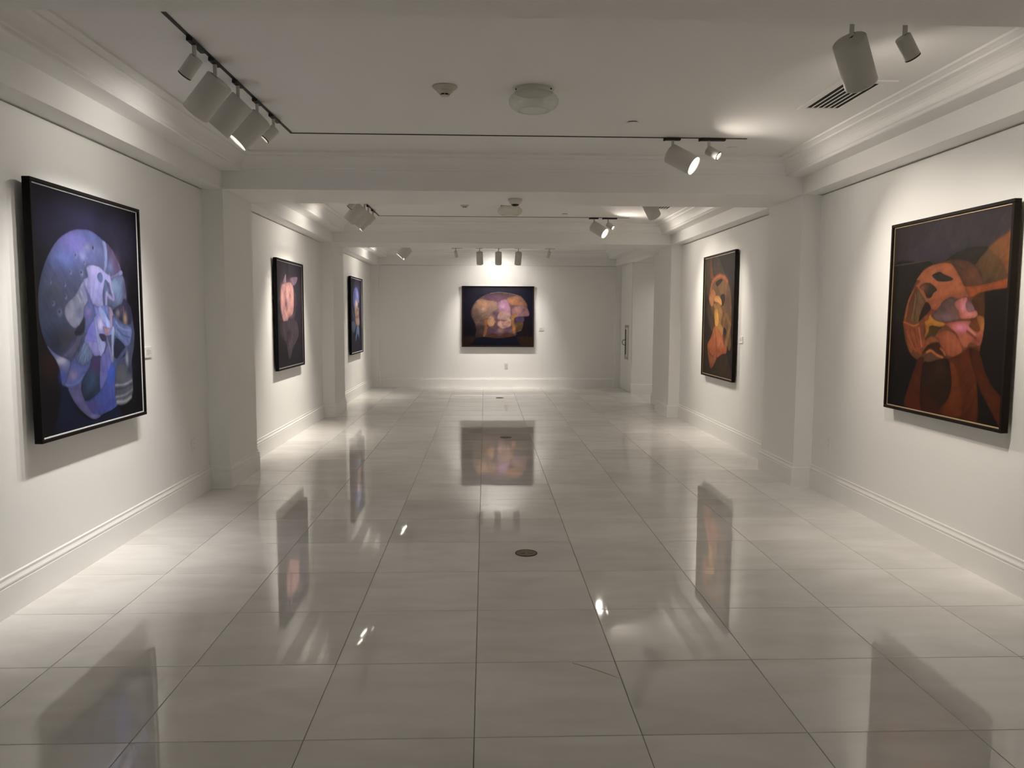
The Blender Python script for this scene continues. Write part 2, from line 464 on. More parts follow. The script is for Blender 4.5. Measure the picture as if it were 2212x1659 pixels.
# ------------------------------------------------------------------ paintings
PAINT = {
 'L1': [
  ['b',(15,14,24)],
  ['g',(36,34,68),0.8,399,877,294,78,0],
  ['g',(46,44,68),0.7,808,822,220,141,0],
  ['g',(30,29,54),0.7,118,824,148,84,0],
  ['g',(30,19,27),0.6,38,491,97,137,0],
  ['g',(50,29,24),0.7,121,295,93,80,0],
  ['g',(10,11,20),0.8,806,12,283,96,0],
  ['p',(24,32,62),6,1.0,[(199,206),(256,189),(290,121),(354,71),(451,40),(558,48),(682,77),(706,67),(719,14),(405,19),(128,20),(158,110),(184,180)]],
  ['p',(72,79,110),3,1.0,[(402,845),(482,850),(562,835),(618,817),(682,792),(739,757),(782,713),(817,661),(836,608),(843,554),(878,527),(895,486),(910,423),(915,397),(900,334),(870,268),(872,185),(866,118),(803,79),(717,79),(691,83),(649,66),(543,53),(511,43),(451,42),(368,77),(302,120),(260,163),(243,194),(199,209),(189,232),(180,267),(158,306),(125,338),(89,371),(66,406),(50,445),(42,481),(41,505),(42,560),(60,614),(86,662),(117,703),(166,751),(226,793),(301,824),(358,840)]],
  ['g',(115,110,187),0.9,352,778,151,59,1],
  ['g',(93,106,170),0.8,260,713,144,52,1],
  ['g',(86,97,166),0.5,499,824,143,27,1],
  ['g',(142,151,208),0.8,418,738,33,21,0],
  ['g',(121,135,156),0.7,461,774,27,16,0],
  ['g',(59,73,97),0.6,69,601,49,83,1],
  ['g',(64,69,87),0.6,164,554,130,73,1],
  ['g',(79,81,99),0.5,178,577,52,34,1],
  ['g',(37,44,64),0.85,148,389,146,80,1],
  ['g',(59,56,54),0.7,262,396,88,50,1],
  ['g',(52,65,91),0.5,57,430,53,60,1],
  ['g',(100,108,166),0.6,533,743,108,40,1],
  ['p',(88,77,112),3,1.0,[(642,809),(696,790),(739,757),(788,697),(685,666),(642,686),(651,751)]],
  ['g',(100,118,166),0.7,673,700,45,36,0],
  ['g',(81,64,87),0.6,745,738,39,40,0],
  ['p',(118,129,178),3,1.0,[(607,816),(642,809),(653,764),(644,712),(623,682),(609,687),(622,749),(615,790)]],
  ['p',(124,126,172),3,1.0,[(788,697),(804,679),(730,664),(683,649),(670,665),(731,677)]],
  ['p',(97,110,147),3,1.0,[(682,646),(802,671),(832,612),(833,561),(741,529),(671,525),(635,541),(638,573),(698,562),(693,591)]],
  ['g',(131,153,193),0.8,718,618,55,40,1],
  ['g',(66,56,83),0.7,820,611,33,61,0],
  ['p',(52,52,79),8,1.0,[(808,567),(862,541),(895,486),(862,445),(758,466),(684,505),(725,526),(782,543)]],
  ['g',(185,155,135),0.95,815,472,21,28,0],
  ['g',(144,135,156),0.7,738,499,24,20,0],
  ['g',(108,87,114),0.6,778,516,16,20,0],
  ['l',(135,116,124),6,0.7,[(800,530),(801,492)],0],
  ['p',(144,145,201),3,1.0,[(415,638),(456,652),(448,691),(502,703),(570,698),(612,682),(662,664),(681,639),(652,635),(620,646),(598,604),(590,572),(598,534),(540,524),(486,539),(462,572),(426,608)]],
  ['g',(158,155,203),0.6,521,686,85,25,1],
  ['g',(127,131,193),0.5,538,581,57,34,1],
  ['p',(88,102,143),3,1.0,[(619,643),(636,625),(662,594),(625,586),(610,537),(591,537),(590,572),(602,607)]],
  ['p',(93,108,156),3,1.0,[(554,671),(579,676),(598,661),(592,639),(575,631),(554,640),(542,656)]],
  ['l',(154,151,205),20,1.0,[(662,661),(670,635),(682,604),(698,571),(694,561),(646,577),(632,586),(624,563),(620,533)],0],
  ['p',(124,128,156),3,1.0,[(414,629),(387,612),(359,588),(318,560),(274,542),(245,518),(242,489),(266,462),(301,441),(338,438),(372,456),(401,482),(410,519),(446,553),(438,596)]],
  ['g',(108,118,162),0.7,417,589,53,40,1],
  ['g',(144,145,168),0.7,282,492,43,32,1],
  ['g',(93,102,133),0.6,363,497,39,37,0],
  ['l',(169,170,187),8,0.6,[(357,570),(380,543)],0],
  ['l',(169,170,187),8,0.6,[(385,591),(401,568)],0],
  ['l',(99,104,135),8,0.6,[(371,582),(391,555)],0],
  ['p',(91,98,153),6,1.0,[(419,614),(486,539),(510,495),(434,415),(401,416),(411,461),(401,482),(410,519),(446,553)]],
  ['g',(126,114,166),0.7,442,501,27,22,0],
  ['p',(45,46,58),8,1.0,[(372,456),(404,482),(411,455),(398,419),(341,401),(318,420)]],
  ['p',(122,129,201),3,1.0,[(499,536),(540,524),(627,534),(669,499),(678,440),(659,401),(439,406),(478,455),(510,492)]],
  ['p',(151,166,228),3,1.0,[(536,521),(575,521),(660,450),(625,431),(551,492)]],
  ['p',(100,116,178),3,1.0,[(597,524),(634,528),(653,492),(654,463),(622,482)]],
  ['g',(198,194,235),0.95,554,448,26,30,0],
  ['p',(171,178,239),3,1.0,[(502,477),(518,448),(534,406),(508,407),(494,461)]],
  ['p',(154,141,174),3,1.0,[(641,525),(670,522),(689,486),(674,437),(655,440),(645,486)]],
  ['p',(104,120,176),3,1.0,[(680,487),(744,458),(846,440),(885,420),(873,383),(846,345),(794,349),(721,387),(681,409)]],
  ['l',(135,153,203),10,0.7,[(710,459),(775,426),(871,417)],0],
  ['l',(72,83,128),8,0.8,[(724,427),(790,396),(859,384)],0],
  ['l',(130,145,191),10,0.6,[(707,419),(771,383),(830,355)],0],
  ['p',(118,120,201),3,1.0,[(507,477),(517,375),(402,385)]],
  ['p',(151,162,216),3,1.0,[(499,471),(522,464),(538,402),(598,362),(553,310),(524,331),(513,372),(502,423)]],
  ['p',(63,60,91),3,1.0,[(538,407),(593,404),(614,383),(566,374)]],
  ['p',(158,133,156),3,1.0,[(580,439),(642,431),(658,424),(607,397),(586,422)]],
  ['p',(136,135,203),3,1.0,[(402,385),(513,372),(522,344),(546,314),(499,312),(470,323),(430,361)]],
  ['p',(50,62,93),3,1.0,[(499,311),(548,299),(526,162),(475,136),(386,126),(354,157),(356,213),(390,240),(438,284),(462,310)]],
  ['g',(82,60,112),0.9,496,274,53,37,1],
  ['g',(59,93,120),0.5,438,207,58,44,1],
  ['p',(113,114,187),3,1.0,[(619,352),(654,283),(625,245),(589,199),(526,162),(543,299),(585,325)]],
  ['p',(77,91,172),3,1.0,[(653,279),(680,264),(679,170),(681,105),(691,79),(640,64),(543,53),(497,51),(454,64),(406,99),(379,126),(430,127),(522,156),(589,199),(625,245)]],
  ['g',(66,100,212),0.9,643,223,49,39,0],
  ['g',(93,89,151),0.8,442,99,82,30,1],
  ['g',(68,79,156),0.6,627,104,75,38,1],
  ['p',(104,102,153),3,1.0,[(243,194),(310,194),(353,210),(350,178),(374,136),(412,95),(454,65),(490,61),(514,46),(451,42),(368,77),(302,120),(260,163)]],
  ['g',(118,120,166),0.6,467,52,52,13,1],
  ['p',(91,102,166),3,1.0,[(272,293),(308,317),(333,297),(387,280),(446,294),(429,265),(390,238),(353,210),(310,194),(256,192),(212,212),(241,241)]],
  ['g',(158,141,174),0.8,287,244,34,20,0],
  ['l',(117,128,191),8,0.7,[(212,212),(264,204),(325,212),(383,241)],0],
  ['p',(73,75,108),3,1.0,[(371,403),(330,406),(288,386),(252,355),(198,326),(254,304),(286,305),(322,329),(368,370)]],
  ['l',(115,118,145),3,0.6,[(343,403),(299,362),(210,323)],0],
  ['l',(115,118,145),3,0.6,[(351,403),(308,362),(227,323)],0],
  ['l',(115,118,145),3,0.6,[(360,403),(318,362),(243,322)],0],
  ['l',(115,118,145),3,0.6,[(368,403),(327,362),(261,321)],0],
  ['l',(115,118,145),3,0.6,[(376,402),(337,361),(278,321)],0],
  ['p',(104,122,164),3,1.0,[(404,378),(430,361),(465,323),(446,297),(387,279),(339,290),(321,310),(358,341)]],
  ['l',(144,162,203),4,0.55,[(396,369),(370,327),(340,296)],0],
  ['l',(144,162,203),4,0.55,[(407,360),(388,326),(367,295)],0],
  ['l',(144,162,203),4,0.55,[(419,352),(406,326),(395,293)],0],
  ['l',(144,162,203),4,0.55,[(432,343),(423,325),(424,292)],0],
  ['p',(109,114,166),3,1.0,[(92,370),(138,344),(186,326),(266,300),(250,263),(216,213),(192,213),(180,274),(153,313),(119,342)]],
  ['g',(185,184,212),0.9,196,307,45,19,1],
  ['g',(66,85,170),0.8,202,244,32,28,0],
  ['p',(41,46,72),3,1.0,[(703,384),(794,349),(802,301),(703,290),(680,313)]],
  ['p',(138,139,191),3,1.0,[(607,397),(630,375),(663,293),(649,282),(613,369)]],
  ['p',(158,176,224),3,1.0,[(676,438),(694,420),(677,349),(671,284),(657,285),(658,386)]],
  ['p',(84,97,141),3,1.0,[(802,338),(837,340),(709,262),(674,256),(685,278)]],
  ['p',(97,100,118),3,1.0,[(708,255),(794,257),(863,194),(866,118),(803,78),(691,83),(679,170)]],
  ['g',(115,118,128),0.7,738,217,60,39,1],
  ['g',(52,56,76),0.7,836,232,45,34,0],
  ['g',(171,182,199),0.85,818,285,16,33,0],
  ['l',(165,174,185),12,0.85,[(683,170),(777,166),(862,178)],0],
  ['l',(64,67,81),10,0.7,[(682,152),(775,150),(860,160)],0],
  ['l',(153,161,170),12,0.8,[(682,116),(771,116),(862,133)],0],
  ['l',(176,186,195),18,0.9,[(693,92),(778,87),(846,101)],0],
  ['g',(135,143,191),0.7,517,776,17,16,0],
  ['g',(23,23,41),1.0,514,778,10,11,0],
  ['g',(135,143,191),0.7,356,734,10,12,0],
  ['g',(23,23,41),1.0,353,736,6,8,0],
  ['g',(135,143,191),0.7,432,709,10,9,0],
  ['g',(23,23,41),1.0,429,711,5,6,0],
  ['g',(135,143,191),0.7,402,665,13,11,0],
  ['g',(23,23,41),1.0,398,667,9,7,0],
  ['g',(135,143,191),0.7,305,663,9,8,0],
  ['g',(23,23,41),1.0,302,665,6,6,0],
  ['g',(135,143,191),0.7,140,616,7,6,0],
  ['g',(23,23,41),1.0,137,617,5,5,0],
  ['g',(135,143,191),0.7,254,609,7,7,0],
  ['g',(23,23,41),1.0,250,611,5,5,0],
  ['g',(135,143,191),0.7,257,562,9,9,0],
  ['g',(23,23,41),1.0,254,565,6,5,0],
  ['g',(135,143,191),0.7,155,533,11,9,0],
  ['g',(23,23,41),1.0,152,535,7,6,0],
  ['g',(135,143,191),0.7,202,499,16,14,0],
  ['g',(23,23,41),1.0,199,502,10,9,0],
 ],
 'R1': [
  ['b',(26,18,15)],
  ['g',(44,34,26),0.8,90,686,197,253,0],
  ['g',(14,11,11),0.8,110,147,206,189,0],
  ['p',(56,48,52),5,1.0,[(25,778),(278,783),(363,784),(413,768),(476,763),(556,794),(644,815),(744,820),(817,809),(883,838),(990,870),(994,984),(490,1040),(6,995)]],
  ['g',(64,56,74),0.55,360,829,238,67,1],
  ['g',(64,56,60),0.6,713,888,190,76,1],
  ['g',(44,36,30),0.7,83,919,100,151,1],
  ['p',(36,29,25),5,1.0,[(25,778),(278,783),(363,784),(401,766),(296,725),(227,646),(171,542),(54,469)]],
  ['l',(92,74,58),5,0.7,[(33,779),(278,783),(363,784),(401,767)],0],
  ['p',(92,66,40),3,1.0,[(728,739),(773,771),(827,809),(888,840),(940,857),(994,868),(996,668),(887,655),(799,647),(780,699)]],
  ['p',(134,80,48),14,1.0,[(827,805),(888,840),(940,857),(994,868),(995,676),(960,686),(925,732),(886,769)]],
  ['g',(112,82,46),0.6,883,792,59,35,1],
  ['p',(42,34,30),3,1.0,[(476,763),(556,794),(644,815),(744,820),(822,809),(773,771),(728,739),(649,768),(542,773)]],
  ['p',(104,62,38),3,1.0,[(402,763),(514,774),(612,772),(686,756),(738,732),(775,696),(798,656),(816,595),(825,506),(822,446),(827,450),(809,365),(796,342),(679,307),(521,296),(414,275),(358,272),(291,281),(236,305),(198,340),(165,395),(144,465),(144,470),(148,506),(175,577),(215,639),(261,696),(319,744)]],
  ['p',(90,56,38),8,1.0,[(554,765),(612,772),(686,756),(738,732),(775,696),(800,647),(737,636),(671,640),(637,679),(595,728)]],
  ['g',(118,72,50),0.6,721,702,50,43,1],
  ['p',(84,50,22),6,1.0,[(727,580),(807,614),(825,506),(801,475),(762,530)]],
  ['p',(166,94,62),3,1.0,[(319,738),(402,760),(516,762),(560,749),(607,708),(648,662),(676,641),(785,644),(887,655),(1000,668),(994,633),(881,623),(798,614),(755,606),(716,592),(675,596),(613,587),(564,596),(510,577),(467,546),(422,535),(372,563),(320,598),(279,644),(252,658),(229,628),(194,577),(175,499),(152,478),(180,584),(240,652),(287,685),(255,693),(284,715)]],
  ['p',(158,80,42),8,1.0,[(676,640),(785,644),(887,655),(1000,668),(994,633),(881,623),(798,614),(716,592),(689,615)]],
  ['g',(186,112,80),0.6,506,739,67,23,1],
  ['g',(128,84,56),0.6,575,704,49,25,1],
  ['g',(188,110,82),0.6,583,633,79,17,1],
  ['g',(120,66,42),0.8,663,615,61,8,1],
  ['g',(176,100,76),0.6,453,579,52,33,1],
  ['p',(50,41,35),3,1.0,[(394,710),(457,723),(492,711),(572,685),(546,673),(456,675),(420,689)]],
  ['p',(60,45,38),3,1.0,[(283,654),(325,673),(380,671),(423,652),(444,634),(414,619),(393,597),(357,598),(329,629)]],
  ['g',(136,84,62),0.8,318,647,38,28,0],
  ['p',(108,80,56),3,1.0,[(254,634),(293,626),(346,581),(318,550),(303,513),(288,472),(244,467),(216,489),(229,559)]],
  ['l',(150,98,66),9,0.8,[(249,617),(250,576),(229,492)],0],
  ['l',(60,40,28),8,0.5,[(271,592),(256,541),(256,479)],0],
  ['p',(50,31,24),3,1.0,[(359,577),(398,543),(329,496),(294,479),(309,520),(330,554)]],
  ['p',(142,74,46),3,1.0,[(149,478),(244,455),(295,465),(341,499),(416,539),(404,510),(367,479),(344,424),(367,382),(352,328),(322,305),(267,328),(229,312),(197,359),(144,465)]],
  ['l',(202,130,104),9,0.85,[(299,445),(313,406),(334,349)],0],
  ['l',(96,48,30),9,0.7,[(210,440),(234,393),(272,343)],0],
  ['l',(172,98,66),9,0.7,[(184,421),(229,371),(281,322)],0],
  ['l',(92,46,30),8,0.6,[(256,444),(274,398),(290,370)],0],
  ['l',(190,112,62),9,0.8,[(154,474),(244,455),(295,465)],0],
  ['p',(82,60,30),3,1.0,[(360,446),(410,458),(506,458),(473,434),(445,405),(414,409),(372,386),(356,400)]],
  ['p',(188,124,52),3,1.0,[(394,513),(426,493),(514,473),(528,464),(488,453),(417,459),(394,452),(391,455),(388,426),(365,396),(352,403),(362,432),(350,460),(364,452),(347,475),(379,489)]],
  ['p',(106,80,76),3,1.0,[(499,577),(564,596),(613,585),(599,567),(625,525),(644,493),(519,479),(463,479),(420,496),(424,519),(467,546)]],
  ['g',(132,106,116),0.7,540,500,60,19,1],
  ['g',(128,84,72),0.6,592,525,37,26,1],
  ['g',(84,64,62),0.6,497,539,40,19,1],
  ['p',(196,116,104),3,1.0,[(594,570),(686,593),(684,553),(707,528),(762,530),(767,502),(659,493),(635,521)]],
  ['g',(232,144,160),0.9,669,549,31,32,0],
  ['g',(226,140,140),0.8,718,515,40,11,1],
  ['g',(168,98,66),0.7,652,515,20,16,0],
  ['p',(138,98,104),3,1.0,[(687,571),(718,570),(752,533),(707,524),(684,549)]],
  ['p',(180,98,78),3,1.0,[(523,468),(597,479),(726,483),(715,461),(762,436),(821,444),(806,374),(736,384),(701,360),(661,378),(624,423),(565,452)]],
  ['g',(236,142,168),0.95,655,451,64,22,1],
  ['g',(196,110,74),0.7,599,453,28,13,0],
  ['g',(118,60,38),0.7,781,392,45,25,1],
  ['l',(100,50,36),14,0.8,[(704,435),(770,405)],0],
  ['l',(222,140,128),12,0.8,[(713,448),(768,420)],0],
  ['g',(186,108,70),0.7,693,386,26,23,0],
  ['p',(176,110,62),3,1.0,[(769,506),(822,497),(824,434),(798,446),(781,475)]],
  ['p',(120,64,34),6,1.0,[(726,484),(765,491),(798,446),(771,433)]],
  ['p',(162,86,58),3,1.0,[(451,412),(509,434),(567,434),(625,410),(662,372),(671,336),(623,311),(554,319),(510,353),(477,389)]],
  ['g',(182,104,76),0.6,559,398,62,31,1],
  ['g',(186,108,74),0.5,631,351,32,26,0],
  ['p',(154,88,58),3,1.0,[(367,382),(415,403),(480,389),(467,374),(406,366),(371,339)]],
  ['p',(66,34,18),6,1.0,[(394,362),(479,376),(518,329),(550,304),(459,323),(408,342),(341,311),(370,344)]],
  ['p',(104,70,52),3,1.0,[(356,289),(398,324),(472,313),(539,301),(475,287),(414,273),(358,271)]],
  ['l',(206,122,72),12,0.9,[(382,323),(421,332),(472,313),(521,303)],0],
  ['l',(200,112,60),10,0.8,[(499,346),(524,333),(540,318)],0],
  ['p',(84,35,18),3,1.0,[(305,283),(356,296),(356,240),(341,167),(361,25),(196,27),(218,119),(264,212)]],
  ['p',(46,26,16),6,1.0,[(358,268),(414,275),(533,299),(582,272),(603,223),(594,138),(543,64),(510,30),(361,25),(341,167)]],
  ['g',(66,42,26),0.7,502,249,41,45,1],
  ['g',(54,30,18),0.7,419,223,55,42,1],
  ['p',(66,26,14),8,1.0,[(348,167),(401,150),(440,122),(522,30),(361,25)]],
  ['g',(58,24,12),0.7,527,107,52,41,1],
  ['p',(92,41,18),6,1.0,[(550,302),(579,302),(676,336),(727,361),(800,352),(797,221),(813,23),(683,27),(516,31),(585,113),(606,189),(587,272)]],
  ['p',(86,37,16),4,1.0,[(728,355),(801,342),(848,263),(903,198),(987,136),(986,15),(913,82),(827,170),(794,221),(756,282)]],
  ['p',(112,52,22),6,1.0,[(580,288),(628,265),(673,195),(696,29),(516,31),(585,110),(606,189)]],
  ['g',(66,27,12),0.5,751,104,41,80,1],
  ['g',(122,62,34),0.5,634,318,65,20,1],
 ],
 'BK': [
  ['b',(24,22,42)],
  ['g',(46,46,66),0.8,501,945,405,82,0],
  ['g',(9,8,13),0.9,97,270,127,172,0],
  ['g',(36,18,26),0.9,880,308,105,179,0],
  ['g',(20,18,50),0.6,948,652,70,276,0],
  ['p',(50,32,28),8,1.0,[(-14,154),(201,161),(207,-13),(-14,-14)]],
  ['p',(54,37,26),8,1.0,[(747,164),(1015,157),(1016,-10),(783,-11)]],
  ['p',(96,70,74),4,1.0,[(195,160),(201,270),(189,373),(154,449),(128,525),(126,593),(149,676),(189,744),(253,807),(334,861),(414,889),(507,903),(617,891),(721,871),(808,837),(855,783),(890,707),(914,625),(929,521),(856,500),(734,479),(752,411),(848,405),(840,321),(817,266),(764,239),(741,176),(619,154),(474,143),(329,164)]],
  ['m'],
  ['p',(64,50,48),15,1.0,[(195,160),(201,270),(189,373),(299,333),(311,171)]],
  ['p',(84,66,60),11,1.0,[(432,882),(530,897),(646,878),(739,840),(623,807),(577,857)]],
  ['l',(170,150,140),6,0.7,[(391,881),(507,900),(617,889),(721,869),(785,844)],0],
  ['p',(96,64,88),15,1.0,[(293,797),(357,848),(473,869),(588,850),(617,795),(531,753),(461,760),(368,773)]],
  ['p',(138,112,96),11,1.0,[(143,620),(195,730),(276,793),(357,766),(461,753),(496,712),(496,609),(473,499),(404,492),(276,440),(201,419),(154,470)]],
  ['g',(186,136,100),0.8,311,704,98,54,1],
  ['g',(214,172,152),0.8,299,621,35,42,0],
  ['g',(90,82,72),0.7,241,491,76,48,1],
  ['g',(120,106,100),0.6,415,609,58,61,1],
  ['p',(110,92,84),15,1.0,[(201,419),(276,440),(357,464),(346,347),(276,367),(224,387)]],
  ['p',(158,92,54),15,1.0,[(311,443),(357,450),(357,350),(323,347)]],
  ['p',(166,116,84),19,1.0,[(623,795),(721,836),(802,837),(861,769),(902,680),(855,618),(762,679),(675,699)]],
  ['g',(204,128,78),0.8,675,761,52,34,1],
  ['g',(120,84,66),0.7,808,769,47,41,1],
  ['p',(170,126,130),15,1.0,[(693,624),(762,679),(855,680),(911,625),(929,521),(821,506),(740,492),(699,528)]],
  ['g',(196,150,146),0.6,774,610,53,42,1],
  ['l',(104,74,76),8,0.8,[(879,638),(832,570),(781,521)],0],
  ['g',(80,62,80),0.7,670,631,23,75,0],
  ['p',(162,118,152),19,1.0,[(507,740),(617,788),(652,706),(682,555),(670,514),(531,595),(496,650)]],
  ['g',(208,164,198),0.95,565,678,47,55,1],
  ['p',(82,60,90),19,1.0,[(508,609),(473,609),(427,567),(438,495),(485,490),(525,568)]],
  ['p',(184,152,146),11,1.0,[(491,472),(519,567),(577,595),(641,575),(679,521),(647,455),(566,441)]],
  ['g',(206,176,166),0.7,635,541,29,27,0],
  ['g',(160,132,120),0.6,560,527,35,27,0],
  ['p',(200,154,118),9,1.0,[(355,402),(357,450),(380,498),(415,512),(444,478),(457,409),(433,346),(381,340)]],
  ['g',(222,184,150),0.7,404,478,25,27,0],
  ['p',(212,166,156),15,1.0,[(493,396),(531,437),(589,424),(676,458),(685,376),(648,313),(566,296),(509,334)]],
  ['g',(228,196,180),0.8,647,451,29,28,0],
  ['g',(150,100,96),0.7,566,382,12,35,0],
  ['g',(230,190,180),0.6,531,375,29,41,0],
  ['p',(100,74,98),15,1.0,[(444,320),(509,327),(566,298),(685,341),(704,238),(596,238),(532,175),(462,209),(357,236),(369,313)]],
  ['g',(126,98,112),0.6,601,286,53,27,1],
  ['p',(166,118,72),11,1.0,[(685,514),(763,556),(723,445),(729,376),(753,307),(736,221),(706,259),(688,376)]],
  ['g',(216,136,62),0.9,723,293,20,55,0],
  ['p',(88,70,104),15,1.0,[(734,479),(856,494),(851,410),(764,402)]],
  ['p',(102,80,46),11,1.0,[(755,397),(848,405),(840,321),(813,266),(759,257)]],
  ['p',(154,98,70),15,1.0,[(323,331),(361,331),(351,250),(323,178),(296,186)]],
  ['p',(96,56,46),9,1.0,[(352,175),(433,228),(532,175),(601,229),(718,210),(737,182),(619,154),(474,143)]],
  ['p',(15,17,38),4,1.0,[(149,-13),(166,90),(207,140),(276,160),(474,142),(619,154),(730,182),(759,155),(783,79),(792,-11)]],
  ['g',(160,112,86),0.43,613,394,50,40,2],
  ['g',(120,88,96),0.23,192,560,40,44,2],
  ['g',(80,58,68),0.38,503,694,21,25,2],
  ['g',(110,80,92),0.23,460,732,23,42,2],
  ['g',(176,130,110),0.39,607,766,52,17,2],
  ['g',(120,88,96),0.33,850,744,28,47,2],
  ['g',(160,112,86),0.3,651,719,24,47,2],
  ['g',(120,88,96),0.4,187,590,26,27,2],
  ['g',(160,112,86),0.4,586,482,29,27,2],
  ['g',(110,80,92),0.26,511,652,34,22,2],
  ['g',(200,150,130),0.4,837,270,47,17,2],
  ['g',(176,130,110),0.36,431,493,33,39,2],
  ['g',(120,88,96),0.29,846,772,49,46,2],
  ['g',(110,80,92),0.4,423,525,21,40,2],
  ['g',(176,130,110),0.29,779,822,24,33,2],
  ['g',(160,112,86),0.28,276,674,37,27,2],
  ['g',(120,88,96),0.32,297,793,42,28,2],
  ['g',(80,58,68),0.26,680,794,36,30,2],
  ['g',(110,80,92),0.44,592,343,40,22,2],
  ['g',(200,150,130),0.38,624,358,46,22,2],
  ['g',(110,80,92),0.24,844,463,21,30,2],
  ['g',(110,80,92),0.24,769,666,49,36,2],
  ['g',(160,112,86),0.27,542,261,42,33,2],
  ['g',(110,80,92),0.24,457,754,46,33,2],
  ['g',(120,88,96),0.4,836,319,20,26,2],
  ['g',(200,150,130),0.39,785,626,42,37,2],
  ['g',(200,150,130),0.45,429,416,46,25,2],
  ['g',(200,150,130),0.2,679,264,40,35,2],
  ['g',(160,112,86),0.33,558,691,27,26,2],
  ['g',(200,150,130),0.41,648,627,40,41,2],
  ['g',(160,112,86),0.28,420,332,33,29,2],
  ['g',(120,88,96),0.32,272,248,47,47,2],
  ['g',(160,112,86),0.43,661,408,32,36,2],
  ['g',(200,150,130),0.36,537,276,40,41,2],
  ['g',(120,88,96),0.25,680,827,38,36,2],
  ['g',(160,112,86),0.26,707,734,19,32,2],
  ['g',(200,150,130),0.34,210,760,51,32,2],
  ['g',(160,112,86),0.26,465,630,39,36,2],
  ['g',(110,80,92),0.42,810,843,50,44,2],
  ['g',(176,130,110),0.27,659,512,37,27,2],
  ['g',(200,150,130),0.3,535,267,51,42,2],
  ['g',(200,150,130),0.3,747,455,34,22,2],
  ['g',(120,88,96),0.42,509,722,38,28,2],
  ['g',(80,58,68),0.28,173,775,49,34,2],
  ['g',(110,80,92),0.27,792,503,33,24,2],
  ['g',(120,88,96),0.45,859,615,38,25,2],
  ['g',(200,150,130),0.43,522,592,51,26,2],
  ['g',(160,112,86),0.27,273,826,39,31,2],
  ['g',(176,130,110),0.26,725,343,35,35,2],
  ['g',(110,80,92),0.45,507,820,26,22,2],
  ['g',(110,80,92),0.42,379,474,35,44,2],
  ['g',(120,88,96),0.28,804,834,27,33,2],
  ['g',(110,80,92),0.4,382,521,29,39,2],
  ['g',(80,58,68),0.42,265,839,33,45,2],
  ['g',(110,80,92),0.44,557,834,38,38,2],
  ['g',(110,80,92),0.38,631,323,34,39,2],
  ['g',(176,130,110),0.39,808,563,28,17,2],
  ['g',(110,80,92),0.32,584,451,49,21,2],
  ['g',(200,150,130),0.34,560,542,36,30,2],
  ['g',(200,150,130),0.37,206,398,46,42,2],
  ['l',(180,140,160),3.1,0.35,[(201,427),(234,407),(251,386)],2],
  ['l',(84,58,66),6.0,0.35,[(330,471),(359,462),(378,454)],2],
  ['l',(205,165,150),4.9,0.35,[(477,732),(450,719),(444,707)],2],
  ['l',(205,165,150),5.2,0.35,[(256,620),(243,639),(211,657)],2],
  ['l',(180,140,160),4.1,0.35,[(274,592),(268,587),(255,583)],2],
  ['l',(150,104,96),5.7,0.35,[(798,759),(788,757),(776,754)],2],
  ['l',(150,104,96),4.6,0.35,[(600,688),(594,698),(605,708)],2],
  ['l',(205,165,150),5.0,0.35,[(341,626),(344,639),(365,652)],2],
  ['l',(84,58,66),4.2,0.35,[(632,785),(611,781),(592,777)],2],
  ['l',(180,140,160),3.2,0.35,[(830,777),(824,775),(833,773)],2],
  ['l',(180,140,160),5.5,0.35,[(824,454),(801,469),(795,485)],2],
  ['l',(150,104,96),5.4,0.35,[(603,637),(586,643),(575,650)],2],
  ['l',(150,104,96),4.6,0.35,[(669,634),(660,629),(648,624)],2],
  ['l',(205,165,150),3.6,0.35,[(569,419),(556,436),(558,452)],2],
  ['l',(180,140,160),4.4,0.35,[(513,307),(531,313),(530,320)],2],
  ['l',(84,58,66),5.0,0.35,[(599,595),(588,611),(596,627)],2],
  ['l',(205,165,150),3.8,0.35,[(768,347),(759,345),(766,343)],2],
  ['l',(150,104,96),3.9,0.35,[(376,702),(365,722),(374,741)],2],
  ['l',(150,104,96),3.9,0.35,[(198,577),(221,591),(234,606)],2],
  ['l',(84,58,66),5.0,0.35,[(673,744),(660,764),(641,783)],2],
  ['l',(150,104,96),3.8,0.35,[(797,439),(812,452),(815,465)],2],
  ['l',(205,165,150),4.9,0.35,[(666,744),(650,737),(638,730)],2],
  ['l',(180,140,160),3.5,0.35,[(838,834),(804,822),(793,811)],2],
  ['l',(205,165,150),3.7,0.35,[(746,365),(757,347),(753,328)],2],
  ['l',(180,140,160),4.2,0.35,[(245,569),(245,563),(264,557)],2],
  ['l',(205,165,150),5.9,0.35,[(355,606),(338,624),(334,642)],2],
  ['l',(150,104,96),5.4,0.35,[(651,475),(626,486),(618,497)],2],
  ['l',(205,165,150),4.3,0.35,[(845,747),(819,737),(801,727)],2],
  ['l',(205,165,150),5.7,0.35,[(468,402),(465,418),(471,433)],2],
  ['l',(150,104,96),4.4,0.35,[(486,369),(478,386),(457,401)],2],
  ['l',(180,140,160),3.7,0.35,[(361,608),(332,606),(322,605)],2],
  ['l',(84,58,66),3.1,0.35,[(471,511),(451,528),(445,546)],2],
  ['l',(150,104,96),4.1,0.35,[(376,624),(361,627),(334,631)],2],
  ['l',(205,165,150),4.3,0.35,[(183,673),(214,688),(229,703)],2],
  ['l',(150,104,96),3.3,0.35,[(625,298),(644,289),(649,281)],2],
  ['l',(180,140,160),5.0,0.35,[(561,655),(546,670),(541,685)],2],
  ['l',(205,165,150),5.9,0.35,[(226,404),(237,423),(232,443)],2],
  ['l',(180,140,160),3.4,0.35,[(476,690),(493,710),(523,730)],2],
  ['l',(205,165,150),3.8,0.35,[(423,743),(433,757),(436,771)],2],
  ['l',(180,140,160),3.4,0.35,[(607,755),(616,758),(634,761)],2],
  ['g',(78,58,62),0.6,183,442,81,179,2],
